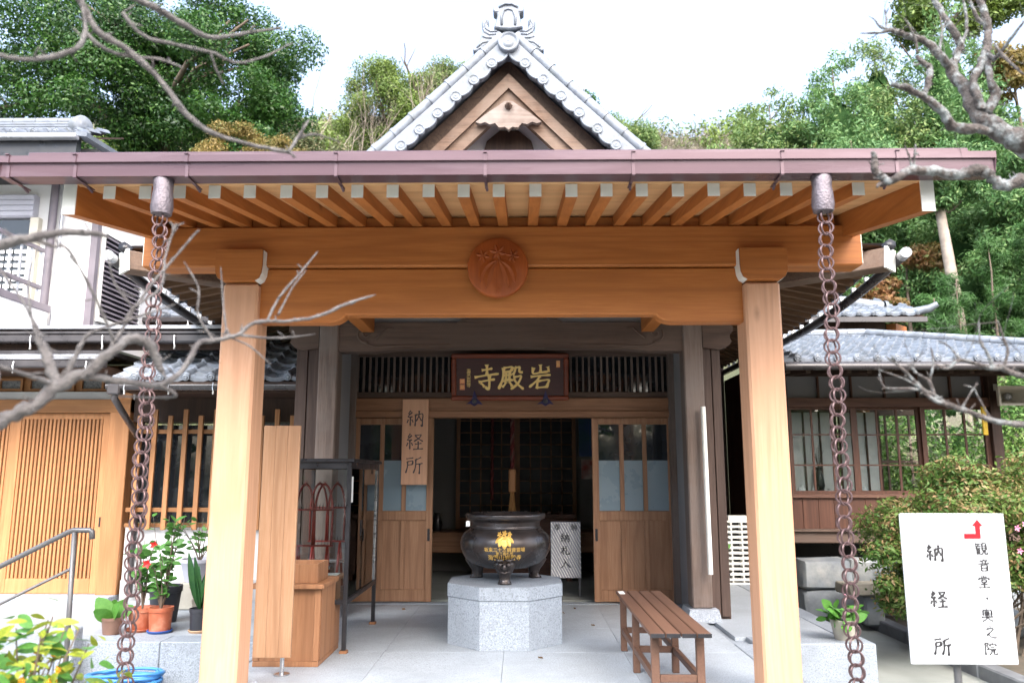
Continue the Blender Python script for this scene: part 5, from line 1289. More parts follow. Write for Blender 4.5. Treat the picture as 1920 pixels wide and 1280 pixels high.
# ------------------------------------------------------------------ handrail, standpipe, hose
hr = empty('handrail', (-2.8, 5.2, -.3), 'grey tubular handrail descending in front of the lattice door', 'handrail')
MB().tube([(-3.9, 5.2, .34), (-2.83, 5.2, .885), (-2.80, 5.2, .897), (-2.69, 5.2, .897), (-2.675, 5.2, .89), (-2.67, 5.2, .84)], .017, 10).build('top_rail', M['railm'], hr, smooth='all')
MB().tube([(-3.9, 5.2, .10), (-2.79, 5.2, .655)], .010, 8).build('lower_rail', M['railm'], hr, smooth='all')
MB().tube([(-2.79, 5.2, .885), (-2.76, 5.2, -.30)], .016, 10).build('upright', M['railm'], hr, smooth='all')
MB().tube([(-3.8, 5.2, .38), (-3.79, 5.2, -.30)], .016, 10).build('upright', M['railm'], hr, smooth='all')
sp2 = empty('standpipe', (-3.26, 6.1, -.3), 'square granite standpipe with chrome tap beside the flower pots', 'standpipe')
MB().box(-3.335, -3.205, 6.06, 6.19, -.30, .125, c=.012).build('pillar', M['granite_l'], sp2, fixn=False)
MB().tube([(-3.27, 6.06, .06), (-3.27, 5.98, .065), (-3.27, 5.94, .05), (-3.27, 5.93, .0)], .016, 10).build('tap', M['steel'], sp2, smooth=True)
MB().lathe([(.03, .0), (.03, .012), (.008, .02)], 10, (-3.27, 6.0, .085)).build('tap_handle', M['steel'], sp2, smooth=True)
MB().tube([(-3.27, 5.93, .0), (-3.27, 5.93, -.05)], .013, 10).build('hose_union', M['blue'], sp2)
hz = MB(); rs = random.Random(5); pts = []
for i in range(150):
    a = i * .30; r = .17 + .012 * math.sin(i * .7) + .02 * (i / 150)
    pts.append((-2.76 + 1.4 * r * math.cos(a), 5.98 + r * .72 * math.sin(a), -.275 + .016 * (i / 21) + .012 * math.sin(i * .45)))
pts += [(-2.5, 5.9, -.24), (-2.42, 5.95, -.25), (-2.40, 6.0, -.28)]
ho = hz.tube(pts, .012, 8).build('garden_hose', M['blue'], smooth='all'); tag(ho, 'coiled light blue garden hose on the ground below the terrace edge', 'hose')
dr_ = MB().box(-3.16, -2.78, 5.55, 5.75, -.299, -.255, c=.004).xf(Matrix.Identity(4)).build('drain_tray', M['kerb'], fixn=False); tag(dr_, 'dark flat drain cover on the ground beneath the left rain chain', 'drain')

# ------------------------------------------------------------------ plants in pots and beds
def leaf_mesh(m, L=1.0, W=.3, fold=.12, droop=.15, n=5):
    b = MB()
    for i in range(n + 1):
        t = i / n; wd = W * math.sin(math.pi * (t * .92 + .04)) ** .85; z = -droop * t * t
        b.v += [(-wd, L * t, z + fold * wd), (0, L * t, z), (wd, L * t, z + fold * wd)]
    for i in range(n):
        a = i * 3; b.f += [(a, a + 1, a + 4, a + 3), (a + 1, a + 2, a + 5, a + 4)]
    return b.mesh('leaf', m, smooth='all', fixn=False)
LM = {k: leaf_mesh(M[k], **kw) for k, kw in (('leaf', dict(W=.28)), ('leaf_d', dict(W=.28)), ('leaf_l', dict(W=.32)), ('leaf_y', dict(W=.17, droop=.3)))}
STRAP = leaf_mesh(M['leaf_d'], 1, .07, .5, .25, 6)
def leaf_at(p, d, size, kind, parent, roll=None, me=None):
    d = Vector(d).normalized(); q = Vector((0, 1, 0)).rotation_difference(d).to_matrix().to_4x4()
    put('leaf', me or LM[kind], parent, Matrix.Translation(p) @ q @ Matrix.Rotation(random.uniform(-1, 1) if roll is None else roll, 4, 'Y') @ Matrix.Scale(size, 4))
def pot(name, x, y, z, r, h, m, label, saucer=None, taper=.74):
    e = empty(name, (x, y, z), label, 'potted plant', 'flower pots on the terrace')
    b = .012 if saucer else 0
    if saucer: MB().lathe([(r * .9, .001), (r * 1.02, .018), (r * .98, .022), (r * .8, .008)], 24, (x, y, z)).build('saucer', saucer, e, smooth=True)
    MB().lathe([(r * taper, b + .001), (r * .93, b + h * .82), (r * .99, b + h * .83), (r, b + h), (r * .9, b + h), (r * .86, b + h * .88), (.001, b + h * .87)], 28, (x, y, z)).build('pot', m, e, smooth=True)
    return e, Vector((x, y, z + b + h * .87))
def bushy(e, base, h, n, size, kind, spread=.16, seed=1, stems=5, fl=None, nfl=0):
    rs = random.Random(seed); m = MB(); tips = []
    for k in range(stems):
        a = rs.uniform(0, 6.28); r = rs.uniform(.2, 1) * spread
        pts = [base]
        for i in range(1, 5):
            t = i / 4; pts.append(base + Vector((r * t ** 1.3 * math.cos(a) + rs.uniform(-.012, .012), r * t ** 1.3 * math.sin(a) + rs.uniform(-.012, .012), h * t * rs.uniform(.85, 1.0))))
        m.tube(pts, [.006, .005, .004, .003, .002], 5); tips.append(pts)
    m.build('stems', M['bark_b'], e)
    for k in range(n):
        pts = rs.choice(tips); t = rs.uniform(.25, 1) * 4; i = min(3, int(t)); p = pts[i].lerp(pts[i + 1], t - i)
        a = rs.uniform(0, 6.28); leaf_at(p, (math.cos(a), math.sin(a), rs.uniform(-.3, .8)), size * rs.uniform(.7, 1.25), kind, e)
    for k in range(nfl):
        p = tips[k % len(tips)][-1]; mm = MB()
        for q in range(5):
            a = q * 1.257; c = p + Vector((.018 * math.cos(a), -.01, .018 * math.sin(a)))
            mm.add([p, c + Vector((.014 * math.sin(a), -.012, -.014 * math.cos(a))), c + Vector((.022 * math.cos(a), -.02, .022 * math.sin(a))), c + Vector((-.014 * math.sin(a), -.012, .014 * math.cos(a)))], [(0, 1, 2, 3)])
        mm.build('blossom', fl, e)
e, b = pot('potted_plant', -3.15, 6.50, .003, .085, .13, M['brownpot'], 'small brown pot with a few broad leaves at the terrace edge')
for k, (a, el) in enumerate(((.3, .7), (1.8, 1.1), (2.9, .8), (4.2, .5), (5.3, .9), (3.5, 1.4), (.9, 1.5))): leaf_at(b, (math.cos(a), math.sin(a), el), .17 + .02 * (k % 3), 'leaf_l', e)
e, b = pot('potted_plant', -2.99, 6.66, .001, .115, .17, M['terra'], 'orange terracotta pot with dark shrub behind the left rain chain', M['terra'])
bushy(e, b, .55, 70, .085, 'leaf', .19, 3, 7, M['petal_r'], 1)
e, b = pot('potted_plant', -2.80, 6.58, .001, .098, .185, M['terra'], 'terracotta pot on blue saucer with a red-flowered shrub', M['bluesaucer'], .82)
bushy(e, b, .42, 80, .075, 'leaf', .15, 5, 7, M['petal_r'], 1)
e, b = pot('potted_plant', -2.49, 6.60, .001, .082, .175, M['darkpot'], 'dark pot on beige saucer with strap-leaved plant by the left post', M['saucer'], .85)
for k in range(11):
    a = k * 2.4; leaf_at(b, (math.cos(a) * .5, math.sin(a) * .5, 1.0 + .3 * (k % 3)), .34 + .04 * (k % 4), 'leaf_d', e, me=STRAP)
e, b = pot('potted_plant', -2.98, 7.05, .003, .14, .30, M['darkpot'], 'tall black pot with leafy shrub at the back of the flower pots')
bushy(e, b, .65, 70, .09, 'leaf', .24, 8, 8)
e = empty('planter', (-2.75, 7.3, .003), 'brown bowl planter on a pale stand in front of the white wall', 'planter', 'flower pots on the terrace')
MB().lathe([(.10, .16), (.17, .25), (.185, .26), (.17, .255), (.001, .24)], 24, (-2.68, 7.3, 0)).build('bowl', M['brownpot'], e, smooth=True)
MB().prism([(-2.78, .003), (-2.58, .003), (-2.55, .16), (-2.81, .16)], 'xz', 7.2, 7.4).build('stand', M['stonepot'], e)
bushy(e, Vector((-2.62, 7.2, .16)), .12, 26, .06, 'leaf_l', .14, 9, 5)
e = empty('planter', (-2.98, 7.75, .003), 'grey concrete pot with trailing vine raised in front of the white wall', 'planter', 'flower pots on the terrace')
MB().lathe([(.13, .25), (.17, .42), (.18, .43), (.18, .46), (.16, .46), (.15, .43), (.001, .42)], 24, (-2.98, 7.75, 0)).build('pot', M['siding'], e, smooth=True)
MB().box(-3.12, -2.84, 7.62, 7.88, .003, .248, c=.01).build('stand', M['stonepot'], e, fixn=False)
bushy(e, Vector((-2.98, 7.75, .42)), .45, 60, .065, 'leaf', .35, 19, 9)
vn = empty('climbing_vine', (-2.7, 8.26, .72), 'thin green vine trailing down the white wall below the window bars', 'vine')
m = MB(); rs = random.Random(2)
for x0 in (-3.02, -2.72, -2.45):
    pts = [Vector((x0 + .02 * math.sin(i), 8.255 + .006 * math.cos(i * 2), .74 - i * .055)) for i in range(8)]
    m.tube(pts, .003, 4)
    for p in pts[1:]:
        for _ in range(2): leaf_at(p, (rs.uniform(-1, 1), -.6, rs.uniform(-.8, .3)), .045, 'leaf', vn)
m.build('stems', M['leaf_d'], vn)
# plant on the right corner of the terrace
e = empty('potted_plant', (2.62, 6.36, .003), 'pale stone pot with bright green leaves on the right terrace corner', 'potted plant')
MB().lathe([(.07, .001), (.10, .14), (.105, .15), (.09, .15), (.001, .13)], 20, (2.62, 6.36, .003)).build('pot', M['stonepot'], e, smooth=True)
rs = random.Random(11)
for k in range(46):
    a = rs.uniform(0, 6.28); leaf_at((2.60 + rs.uniform(-.10, .10), 6.35 + rs.uniform(-.07, .07), .14 + rs.uniform(-.02, .10)), (math.cos(a), math.sin(a), rs.uniform(-.2, .9)), .11 * rs.uniform(.7, 1.2), 'leaf_l', e)
mm = MB().lathe([(.001, 0), (.012, .01), (.001, .022)], 6, (2.62, 6.3, .33)); mm.tube([(2.62, 6.33, .16), (2.62, 6.3, .33)], .002, 4); mm.build('blossom', M['petal_p'], e)
# black pot by the slot shelf
e, b = pot('potted_plant', 2.42, 9.2, .003, .07, .16, M['darkpot'], 'small black pot with tall plant in front of the white slot shelf')
bushy(e, b, .45, 40, .085, 'leaf_l', .12, 15, 5, M['petal_r'], 1)

# yellow-berried shrub in the near left corner
yb = empty('yellow_flower_bush', (-1.2, 2.3, -.3), 'yellow green bush dotted with orange yellow flowers in the near left corner', 'bush')
rs = random.Random(21); m = MB(); tips = []
for k in range(70):
    bx0 = Vector((-1.35 + rs.uniform(-.25, .1), 2.35 + rs.uniform(-.2, .25), -.3)); tx = rs.uniform(-1.62, -1.03); ht = .85 - .80 * max(0, tx + 1.28) - max(0, -1.36 - tx) * .15 + rs.uniform(-.26, .05)
    tip = Vector((tx, 2.3 + rs.uniform(-.22, .25), ht)); mid = bx0.lerp(tip, .55) + Vector((rs.uniform(-.04, .04), rs.uniform(-.04, .04), .08))
    pts = [bx0, bx0.lerp(mid, .6), mid, mid.lerp(tip, .6) + Vector((rs.uniform(-.02, .02), 0, .02)), tip]
    m.tube(pts, [.006, .005, .004, .003, .002], 5); tips.append(pts)
m.build('stems', M['bark_b'], yb)
pet = MB()
for q in range(7):
    a = q * .9; pet.add([(0, 0, 0), (.010 * math.cos(a) - .004 * math.sin(a), .010 * math.sin(a) + .004 * math.cos(a), .006), (.014 * math.cos(a), .014 * math.sin(a), .003), (.010 * math.cos(a) + .004 * math.sin(a), .010 * math.sin(a) - .004 * math.cos(a), .006)], [(0, 1, 2, 3)])
pet.lathe([(.006, -.004), (.008, .003), (.001, .009)], 7); pet_me = pet.mesh('blossom', M['petal_y'], True)
def bush_top(x): return .88 - .85 * max(0, x + 1.26) - max(0, -1.36 - x) * .12
spots = []
for k in range(900):
    if k % 2:
        pts = rs.choice(tips); t = 4 - 1.6 * rs.random() ** 1.4; i = min(3, int(t)); p = pts[i].lerp(pts[i + 1], t - i)
    else:
        x = rs.uniform(-1.66, -1.04); p = Vector((x, rs.uniform(2.02, 2.55), bush_top(x) - .02 - .42 * rs.random() ** .8))
    a = rs.uniform(0, 6.28); spots.append((p, Vector((math.cos(a), math.sin(a), rs.uniform(-.25, .7))), rs.uniform(.04, .078), rs.random()))
spots.sort(key=lambda s_: -s_[0].z)
for p, d, sz, q in spots[:300]: leaf_at(p, d, sz, 'leaf_y' if q < .7 else 'leaf', yb)
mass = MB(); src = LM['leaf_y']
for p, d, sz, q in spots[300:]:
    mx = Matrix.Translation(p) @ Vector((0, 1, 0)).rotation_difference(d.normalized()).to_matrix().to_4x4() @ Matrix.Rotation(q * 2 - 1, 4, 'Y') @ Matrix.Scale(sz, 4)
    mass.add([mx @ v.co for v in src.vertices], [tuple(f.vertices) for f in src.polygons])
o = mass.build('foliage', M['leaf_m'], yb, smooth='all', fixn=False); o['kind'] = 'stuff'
for k in range(80):
    pts = rs.choice(tips); t = rs.uniform(2.8, 4); i = min(3, int(t)); p = pts[i].lerp(pts[i + 1], t - i)
    put('blossom', pet_me, yb, MX(p + Vector((0, -.01, .006)), (rs.uniform(.3, 1.4), rs.uniform(-.5, .5), rs.uniform(0, 6)), (rs.uniform(.7, 1.1),) * 3))

# ------------------------------------------------------------------ foliage masses
def crown_arrays(clumps, n, size, seed, aspect=.45, up=.4, shell=.45, droop=0):
    g = np.random.default_rng(seed); C = np.array([c[0] for c in clumps], float); Rr = np.array([c[1] for c in clumps], float)
    wgt = np.prod(Rr, axis=1) ** (2 / 3); idx = g.choice(len(C), n, p=wgt / wgt.sum())
    d = g.normal(size=(n, 3)); d /= np.linalg.norm(d, axis=1, keepdims=True)
    rad = g.random(n) ** shell
    p = C[idx] + d * Rr[idx] * rad[:, None] * (1 + .10 * g.normal(size=(n, 1)))
    nm = d + g.normal(size=(n, 3)) * .75; nm[:, 2] += up; nm /= np.linalg.norm(nm, axis=1, keepdims=True)
    t = g.normal(size=(n, 3)); t[:, 2] -= droop; t -= nm * (t * nm).sum(1, keepdims=True); t /= np.linalg.norm(t, axis=1, keepdims=True)
    b = np.cross(nm, t); s_ = size * g.uniform(.6, 1.35, (n, 1))
    v = np.stack([p - t * s_, p - b * s_ * aspect + t * s_ * .1, p + t * s_, p + b * s_ * aspect + t * s_ * .1], 1).reshape(-1, 3)
    return v
def quads_obj(name, v, m, parent=None):
    n = len(v) // 4; me = bpy.data.meshes.new(name); me.vertices.add(len(v)); me.vertices.foreach_set('co', v.astype(np.float32).ravel())
    me.loops.add(n * 4); me.loops.foreach_set('vertex_index', np.arange(n * 4, dtype=np.int32)); me.polygons.add(n)
    me.polygons.foreach_set('loop_start', np.arange(0, n * 4, 4, dtype=np.int32)); me.update(calc_edges=True); me.materials.append(m)
    return put(name, me, parent)
def subclumps(c, r, k, cr, seed, flat=.75):
    rs = random.Random(seed); out = []
    for _ in range(k):
        d = Vector((rs.gauss(0, 1), rs.gauss(0, 1), rs.gauss(0, 1))).normalized() * rs.uniform(.45, 1.0)
        s_ = cr * rs.uniform(.6, 1.3); out.append(((c[0] + d.x * r[0], c[1] + d.y * r[1], c[2] + d.z * r[2]), (s_, s_, s_ * flat)))
    return out
def grow(m, p, d, L, r, depth, rs, n=5, spread=.55, upw=.15, kids=(2, 3), seg=3):
    pts = [p]; rad = [r]; q = p; dd = d
    for i in range(seg):
        dd = (dd + Vector((rs.uniform(-.22, .22), rs.uniform(-.22, .22), rs.uniform(-.1, .2)))).normalized(); q = q + dd * L / seg; pts.append(q); rad.append(r * (1 - .45 * (i + 1) / seg))
    m.tube(pts, rad, max(3, n), cap=False)
    if depth <= 0: return
    for k in range(rs.randint(*kids)):
        t = rs.uniform(.45, 1) if k else 1.0; i = min(seg - 1, int(t * seg)); b = pts[i].lerp(pts[i + 1], t * seg - i)
        nd = (dd + Vector((rs.uniform(-1, 1), rs.uniform(-1, 1), rs.uniform(-.5, .8) + upw)) * spread * 1.3).normalized()
        grow(m, b, nd, L * rs.uniform(.62, .85), rad[-1] * (.95 if k == 0 else .72), depth - 1, rs, n - 1, spread, upw, kids, seg)
def trunk(parent, base, top, r, m, seed=1, limbs=8, reach=2.0):
    rs = random.Random(seed); b = MB(); base, top = Vector(base), Vector(top); n = 7
    pts = [base.lerp(top, i / n) + Vector((rs.uniform(-1, 1), rs.uniform(-1, 1), 0)) * r * .5 * (0 < i < n) for i in range(n + 1)]
    b.tube(pts, [r * (1.25 if i == 0 else 1 - .8 * i / n) for i in range(n + 1)], 10)
    for k in range(limbs):
        t = rs.uniform(.4, .95); p = base.lerp(top, t); a = rs.uniform(0, 6.28)
        grow(b, p, Vector((math.cos(a), math.sin(a), rs.uniform(.1, .7))).normalized(), reach * rs.uniform(.6, 1.1) * (1.2 - t * .6), r * .32, 1, rs, 6)
    return b.build('trunk', m, parent, smooth='all')
def tree(name, label, base, top, r, clumps, n, size, fm, bm_, seed, cat='tree', group='trees on the hillside', limbs=8, reach=2.0, **kw):
    base = (base[0], base[1], min(base[2], hill_z(base[0], base[1]) - .2))
    e = empty(name, base, label, cat, group); trunk(e, base, top, r, bm_, seed, limbs, reach)
    quads_obj('crown', crown_arrays(clumps, n, size, seed, **kw), fm, e); return e
# big dark evergreens, left
cl = subclumps((-12.2, 21, 12.2), (3.6, 2.6, 3.6), 64, .85, 1) + subclumps((-8.3, 20.6, 12.6), (2.6, 2.2, 2.6), 46, .68, 2) + subclumps((-7.0, 20.2, 9.6), (1.7, 1.6, 1.0), 16, .55, 4)
tree('evergreen_tree', 'large dark broadleaved evergreen behind the white house at upper left', (-10.6, 21.4, 2.6), (-10.2, 21, 14.5), .38, cl, 175000, .055, M['ever'], M['bark_b'], 3, limbs=14, reach=3.4, shell=.33)
cl = subclumps((-16.2, 20.5, 10.5), (2.8, 2.4, 3.2), 30, .95, 11) + subclumps((-13.0, 19.5, 8.0), (2.0, 1.5, 1.4), 16, .7, 12)
tree('evergreen_tree', 'dark evergreen at the left edge above the grey tiled roof', (-15.4, 21.0, 2.6), (-15.4, 20.8, 12.5), .32, cl, 72000, .056, M['ever'], M['bark_b'], 5, limbs=10, reach=2.6)
cl = subclumps((-7.0, 18.6, 9.1), (1.7, .8, .75), 22, .38, 14)
tree('golden_tree', 'yellowing shrubby tree low behind the porch roof at left', (-7.0, 18.7, 4.2), (-7.0, 18.7, 9.4), .12, cl, 24000, .036, M['gold_l'], M['bark_b'], 6, limbs=6, reach=1.4, shell=.6)
cl = subclumps((-10.6, 33, 15.2), (2.4, 1.6, 2.2), 26, .8, 19) + subclumps((-7.4, 33.5, 14.6), (2.0, 1.4, 1.5), 18, .7, 20)
tree('round_tree', 'olive green tree between the dark evergreen and the gable', (-9.6, 33.5, 11), (-9.4, 33.4, 17), .22, cl, 30000, .075, M['under'], M['bark_b'], 21, limbs=8, reach=2.2, shell=.35)
cl = subclumps((-8.6, 46, 24.2), (2.8, 2.0, 3.0), 24, 1.15, 15) + subclumps((-4.2, 47, 25.6), (2.4, 2, 2.0), 16, 1.0, 16)
tree('light_green_tree', 'light green rounded tree on the ridge left of the gable', (-7.4, 47, 18.5), (-6.8, 46.8, 26.5), .3, cl, 56000, .085, M['ever2'], M['bark_b'], 8, limbs=10, reach=3)
cl = subclumps((3.6, 40, 20.6), (1.1, 1.0, 1.8), 12, .7, 17)
tree('ridge_pine', 'small dark evergreen just right of the tiled gable', (3.6, 40.2, 15.8), (3.6, 40.1, 22.2), .16, cl, 12000, .09, M['ever'], M['bark_b'], 9, limbs=6, reach=1.5)
cl = subclumps((6.2, 42, 19.6), (2.6, 1.6, 2.2), 18, .95, 18)
tree('ridge_tree', 'round green tree beyond the right slope of the gable', (6.2, 42.3, 16.6), (6.2, 42.2, 21), .2, cl, 34000, .075, M['cypress2'], M['bark_b'], 10, limbs=6, reach=2)
# cypresses, right
def conifer(label, x, y, top, rad, n, fm, seed, size=.075, low=None):
    z0 = hill_z(x, y); low = z0 + .4 if low is None else low; rs = random.Random(seed); cl = []
    H = top - low; levels = int(H / .42)
    def prof(t): return rad * max(0, 1 - t ** 2.4) ** .62 * (.86 + .14 * math.sin(t * 19 + seed)) + .10
    for k in range(levels):
        t = k / levels; rr = prof(t)
        for q in range(max(3, int(rr * 8))):
            a = rs.uniform(0, 6.28); d = rr * rs.uniform(.62, 1.0); s_ = .28 + .20 * rr * rs.uniform(.5, 1)
            cl.append(((x + d * math.cos(a), y + d * math.sin(a) * .9, low + H * t + rs.uniform(-.15, .25)), (s_, s_, s_ * .62)))
    e = tree('cypress_tree', label, (x, y, z0 - .2), (x, y, top - .5), .09, cl, n, size, fm, M['bark_b'], seed, group='cypresses right of the porch', limbs=3, reach=.6, aspect=.34, droop=.5, shell=.42)
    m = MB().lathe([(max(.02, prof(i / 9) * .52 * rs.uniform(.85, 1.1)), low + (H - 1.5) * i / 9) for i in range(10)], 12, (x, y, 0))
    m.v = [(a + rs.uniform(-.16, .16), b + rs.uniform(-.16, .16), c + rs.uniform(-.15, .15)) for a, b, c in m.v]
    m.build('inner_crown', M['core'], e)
    return e
conifer('low rounded cypress nearest the gable on the right', 7.0, 25.0, 12.3, 1.7, 22000, M['cypress2'], 30)
conifer('broad green cypress second from the gable on the right', 8.6, 25.0, 14.2, 1.9, 30000, M['cypress2'], 31)
conifer('tall cypress above the right rain chain', 10.4, 24.0, 15.0, 1.9, 32000, M['cypress'], 32)
conifer('pale green cypress right of the tall one above the rain chain', 12.3, 25.0, 16.2, 2.0, 32000, M['cypress2'], 33)
conifer('tallest cypress behind the lichened branches', 14.4, 24.5, 17.2, 2.0, 30000, M['cypress'], 38)
conifer('dense cypress behind the right end of the gutter', 13.0, 20.8, 12.4, 2.0, 36000, M['cypress'], 34)
conifer('dark cypress at the right edge of the picture', 12.4, 17.8, 9.8, 1.5, 30000, M['cypress'], 35, .062, low=5.4)
conifer('short cypress low in front of the taller cypresses', 9.4, 20.8, 11.0, 1.8, 28000, M['cypress'], 36, .066)
conifer('cypress beyond the right edge behind the lichened branches', 15.6, 20.0, 13.5, 2.0, 26000, M['cypress2'], 37)
conifer('bushy cypress between the maple and the porch gutter', 11.2, 19.6, 9.4, 1.4, 24000, M['cypress'], 39, .062)
cl = subclumps((16.4, 27, 18.6), (2.6, 1.8, 1.7), 20, .7, 41)
tree('evergreen_tree', 'dark broadleaved evergreen crowning the upper right corner', (15.8, 27.3, 9.5), (15.6, 27.2, 18.5), .24, cl, 24000, .085, M['ever2'], M['bark_b'], 42, limbs=9, reach=2.2)
cl = subclumps((16.6, 24.5, 14.4), (1.2, 1.0, 1.1), 14, .55, 43)
tree('golden_tree', 'golden leaved tree at the right edge of the picture', (16.9, 24.8, 8), (16.7, 24.6, 15), .14, cl, 14000, .075, M['gold_l'], M['bark_b'], 44, limbs=6, reach=1.2)
cl = subclumps((10.3, 19.6, 6.5), (1.0, .8, .75), 16, .34, 45) + subclumps((9.0, 18.6, 5.5), (.8, .6, .5), 10, .3, 46)
tree('maple_tree', 'orange autumn maple below the right end of the porch', (9.9, 19.4, 4.6), (9.9, 19.3, 6.9), .07, cl, 12000, .06, M['maple'], M['bark_b'], 47, limbs=6, reach=.9)
e = empty('pale_trunk_tree', (10.1, 17.6, 4.2), 'tree with pale straight trunk beside the orange maple', 'tree')
MB().tube([(10.17, 17.7, 4.0), (10.13, 17.7, 5.4), (10.05, 17.7, 6.4), (10.0, 17.75, 7.4), (9.98, 17.85, 8.0)], [.16, .13, .12, .105, .06], 12).build('trunk', M['bark_p'], e, smooth='all')
quads_obj('crown', crown_arrays(subclumps((10.0, 17.7, 8.1), (.95, .7, .7), 22, .34, 52), 16000, .055, 52, shell=.4, aspect=.34, droop=.5), M['cypress'], e)
rs = random.Random(51)
for k, (x, y, top, rr) in enumerate(((9.0, 15.6, 5.2, .55), (9.9, 15.9, 6.0, .7), (8.3, 15.2, 4.7, .5), (11.0, 16.3, 6.4, .7))):
    z0 = hill_z(x, y); cl = []
    for q in range(16): t = q / 15; cl.append(((x + rs.uniform(-1, 1) * rr * (1 - t * .7), y + rs.uniform(-1, 1) * rr * .6, z0 + .3 + (top - z0 - .3) * t), (.26, .26, .18)))
    tree('young_pine', ['young pine low beside the pale trunk', 'taller young pine right of the pale trunk', 'low bushy pine above the rear tiled roof', 'young pine near the right edge of the picture'][k], (x, y, z0 - .1), (x, y, top), .05, cl, 9000, .09, M['pine'], M['bark_b'], 60 + k, group='young pines on the slope', limbs=3, reach=.4, aspect=.07, shell=.6)
# bare trees
def bare(label, base, h, seed, m, depth=5, r=.12, spread=.5, name='bare_tree', group='leafless trees on the slope'):
    e = empty(name, base, label, 'tree', group); rs = random.Random(seed); b = MB()
    grow(b, Vector(base), Vector((rs.uniform(-.1, .1), 0, 1)), h * .34, r, depth, rs, 7, spread, .25, (2, 3)); b.build('branches', m, e); return e
for k, (x, y, h) in enumerate(((-7.6, 36, 8.0), (-5.6, 37, 9.0), (-3.6, 38, 8.0), (-9.4, 38, 8.5), (-6.6, 33, 6.0))):
    bare(['leafless tree left of the gable, highest of its clump', 'spreading leafless tree just left of the gable', 'leafless tree touching the left slope of the gable', 'leafless tree below the light green tree', 'low leafless tree right above the porch gutter at left'][k], (x, y, hill_z(x, y) - .2), h * 1.25, 70 + k, M['bark_p'], 6, .13, .55)
for k, (x, y, h) in enumerate(((7.4, 12.6, 3.4), (8.4, 13.2, 3.6), (7.9, 11.9, 2.6))):
    bare(['slim bare sapling beside the rear roof', 'pale forked sapling in front of the young pines', 'short bare sapling at the right edge above the speaker'][k], (x, y, hill_z(x, y) - .1), h, 80 + k, M['bark_p'], 4, .035, .4, 'bare_sapling', 'bare saplings behind the right house')
# hedge and undergrowth, far wood
e = empty('hedge', (8.2, 11.6, .2), 'clipped green hedge behind the right house', 'hedge')
quads_obj('foliage', crown_arrays([((5.4 + k * .42, 12.2 + .2 * math.sin(k), 1.0 + .5 * math.sin(k * 1.3) + .10 * k), (.7, .6, .95)) for k in range(13)], 40000, .032, 91, shell=.3), M['hedge'], e)
def scatter(name, label, boxes, n, size, m, seed, **kw):
    g = random.Random(seed); cl = []
    for x0, x1, y0, y1, k, cr, lift in boxes:
        for _ in range(k):
            x = g.uniform(x0, x1); y = g.uniform(y0, y1); s_ = cr * g.uniform(.6, 1.4); cl.append(((x, y, hill_z(x, y) + lift * g.uniform(.2, 1)), (s_, s_, s_ * .8)))
    o = quads_obj(name, crown_arrays(cl, n, size, seed, **kw), m); tag(o, label, None, None, 'stuff'); o['category'] = 'vegetation'; return o
scatter('undergrowth', 'mixed undergrowth covering the slope behind the houses', [(6, 20, 12, 24, 130, .6, .5), (-20, -3, 15, 30, 120, .7, .6), (-12, 14, 24, 40, 160, .9, .8)], 60000, .11, M['under'], 101)
scatter('far_wood', 'brown leafless wood on the far hillside', [(6, 60, 48, 88, 260, 1.7, 2.0), (-40, 6, 50, 80, 140, 1.7, 2.0)], 90000, .40, M['dry'], 102, aspect=.05, up=.1)
scatter('far_evergreens', 'green tree mass on the far hillside', [(16, 60, 52, 84, 60, 2.2, 2.4), (-40, 2, 52, 80, 60, 2.2, 1.6)], 50000, .22, M['ever2'], 103)
scatter('brushwood', 'fine bare brushwood left of the gable', [(-12, -.5, 31, 42, 130, 1.2, 4.2)], 60000, .32, M['dry'], 104, aspect=.045, up=.1)
g_ = []
rs = random.Random(77)
for k in range(150):
    x = rs.uniform(-24, 24); y = rs.uniform(-15, -8) ; g_.append(((x, y, rs.uniform(.2, 6.8)), (1.5, 1.2, 1.2)))
o = quads_obj('rear_grove', crown_arrays(g_, 24000, .3, 300, shell=.4), M['ever']); tag(o, 'dark evergreen grove across the court, mirrored in the door glass', 'vegetation', None, 'stuff')
# azalea in front of the right house
az = empty('azalea_bush', (3.95, 6.7, -.2), 'large rounded azalea bush with pinkish tips in front of the right house', 'bush')
cl = subclumps((4.15, 6.9, .80), (1.02, .75, .56), 95, .22, 110) + subclumps((3.55, 6.75, .50), (.50, .5, .40), 40, .18, 111)
quads_obj('foliage', crown_arrays(cl, 80000, .024, 112, shell=.4, aspect=.4), M['azalea'], az)
cl2 = [((x, y, z + .07), (a * .75, b * .75, c * .45)) for (x, y, z), (a, b, c) in cl if z > .5 or random.random() < .3]
quads_obj('new_tips', crown_arrays(cl2, 14000, .016, 113, shell=.25, up=1.0), M['azalea_t'], az)
m = MB(); rs = random.Random(7)
for k in range(12): grow(m, Vector((3.95 + rs.uniform(-.2, .2), 6.8 + rs.uniform(-.15, .15), -.25)), Vector((rs.uniform(-.7, .7), rs.uniform(-.5, .5), 1)).normalized(), .5, .02, 2, rs, 5)
m.build('stems', M['bark_b'], az)
m = MB()
for k in range(16):
    p = Vector((rs.uniform(3.3, 4.6), 6.12 + rs.uniform(0, .2), rs.uniform(.3, 1.0)))
    for q in range(5): a = q * 1.257; m.add([p, p + Vector((.018 * math.cos(a - .4), -.004, .018 * math.sin(a - .4))), p + Vector((.028 * math.cos(a), -.008, .028 * math.sin(a))), p + Vector((.018 * math.cos(a + .4), -.004, .018 * math.sin(a + .4)))], [(0, 1, 2, 3)])
m.build('blossoms', M['petal_p'], az)['kind'] = 'stuff'
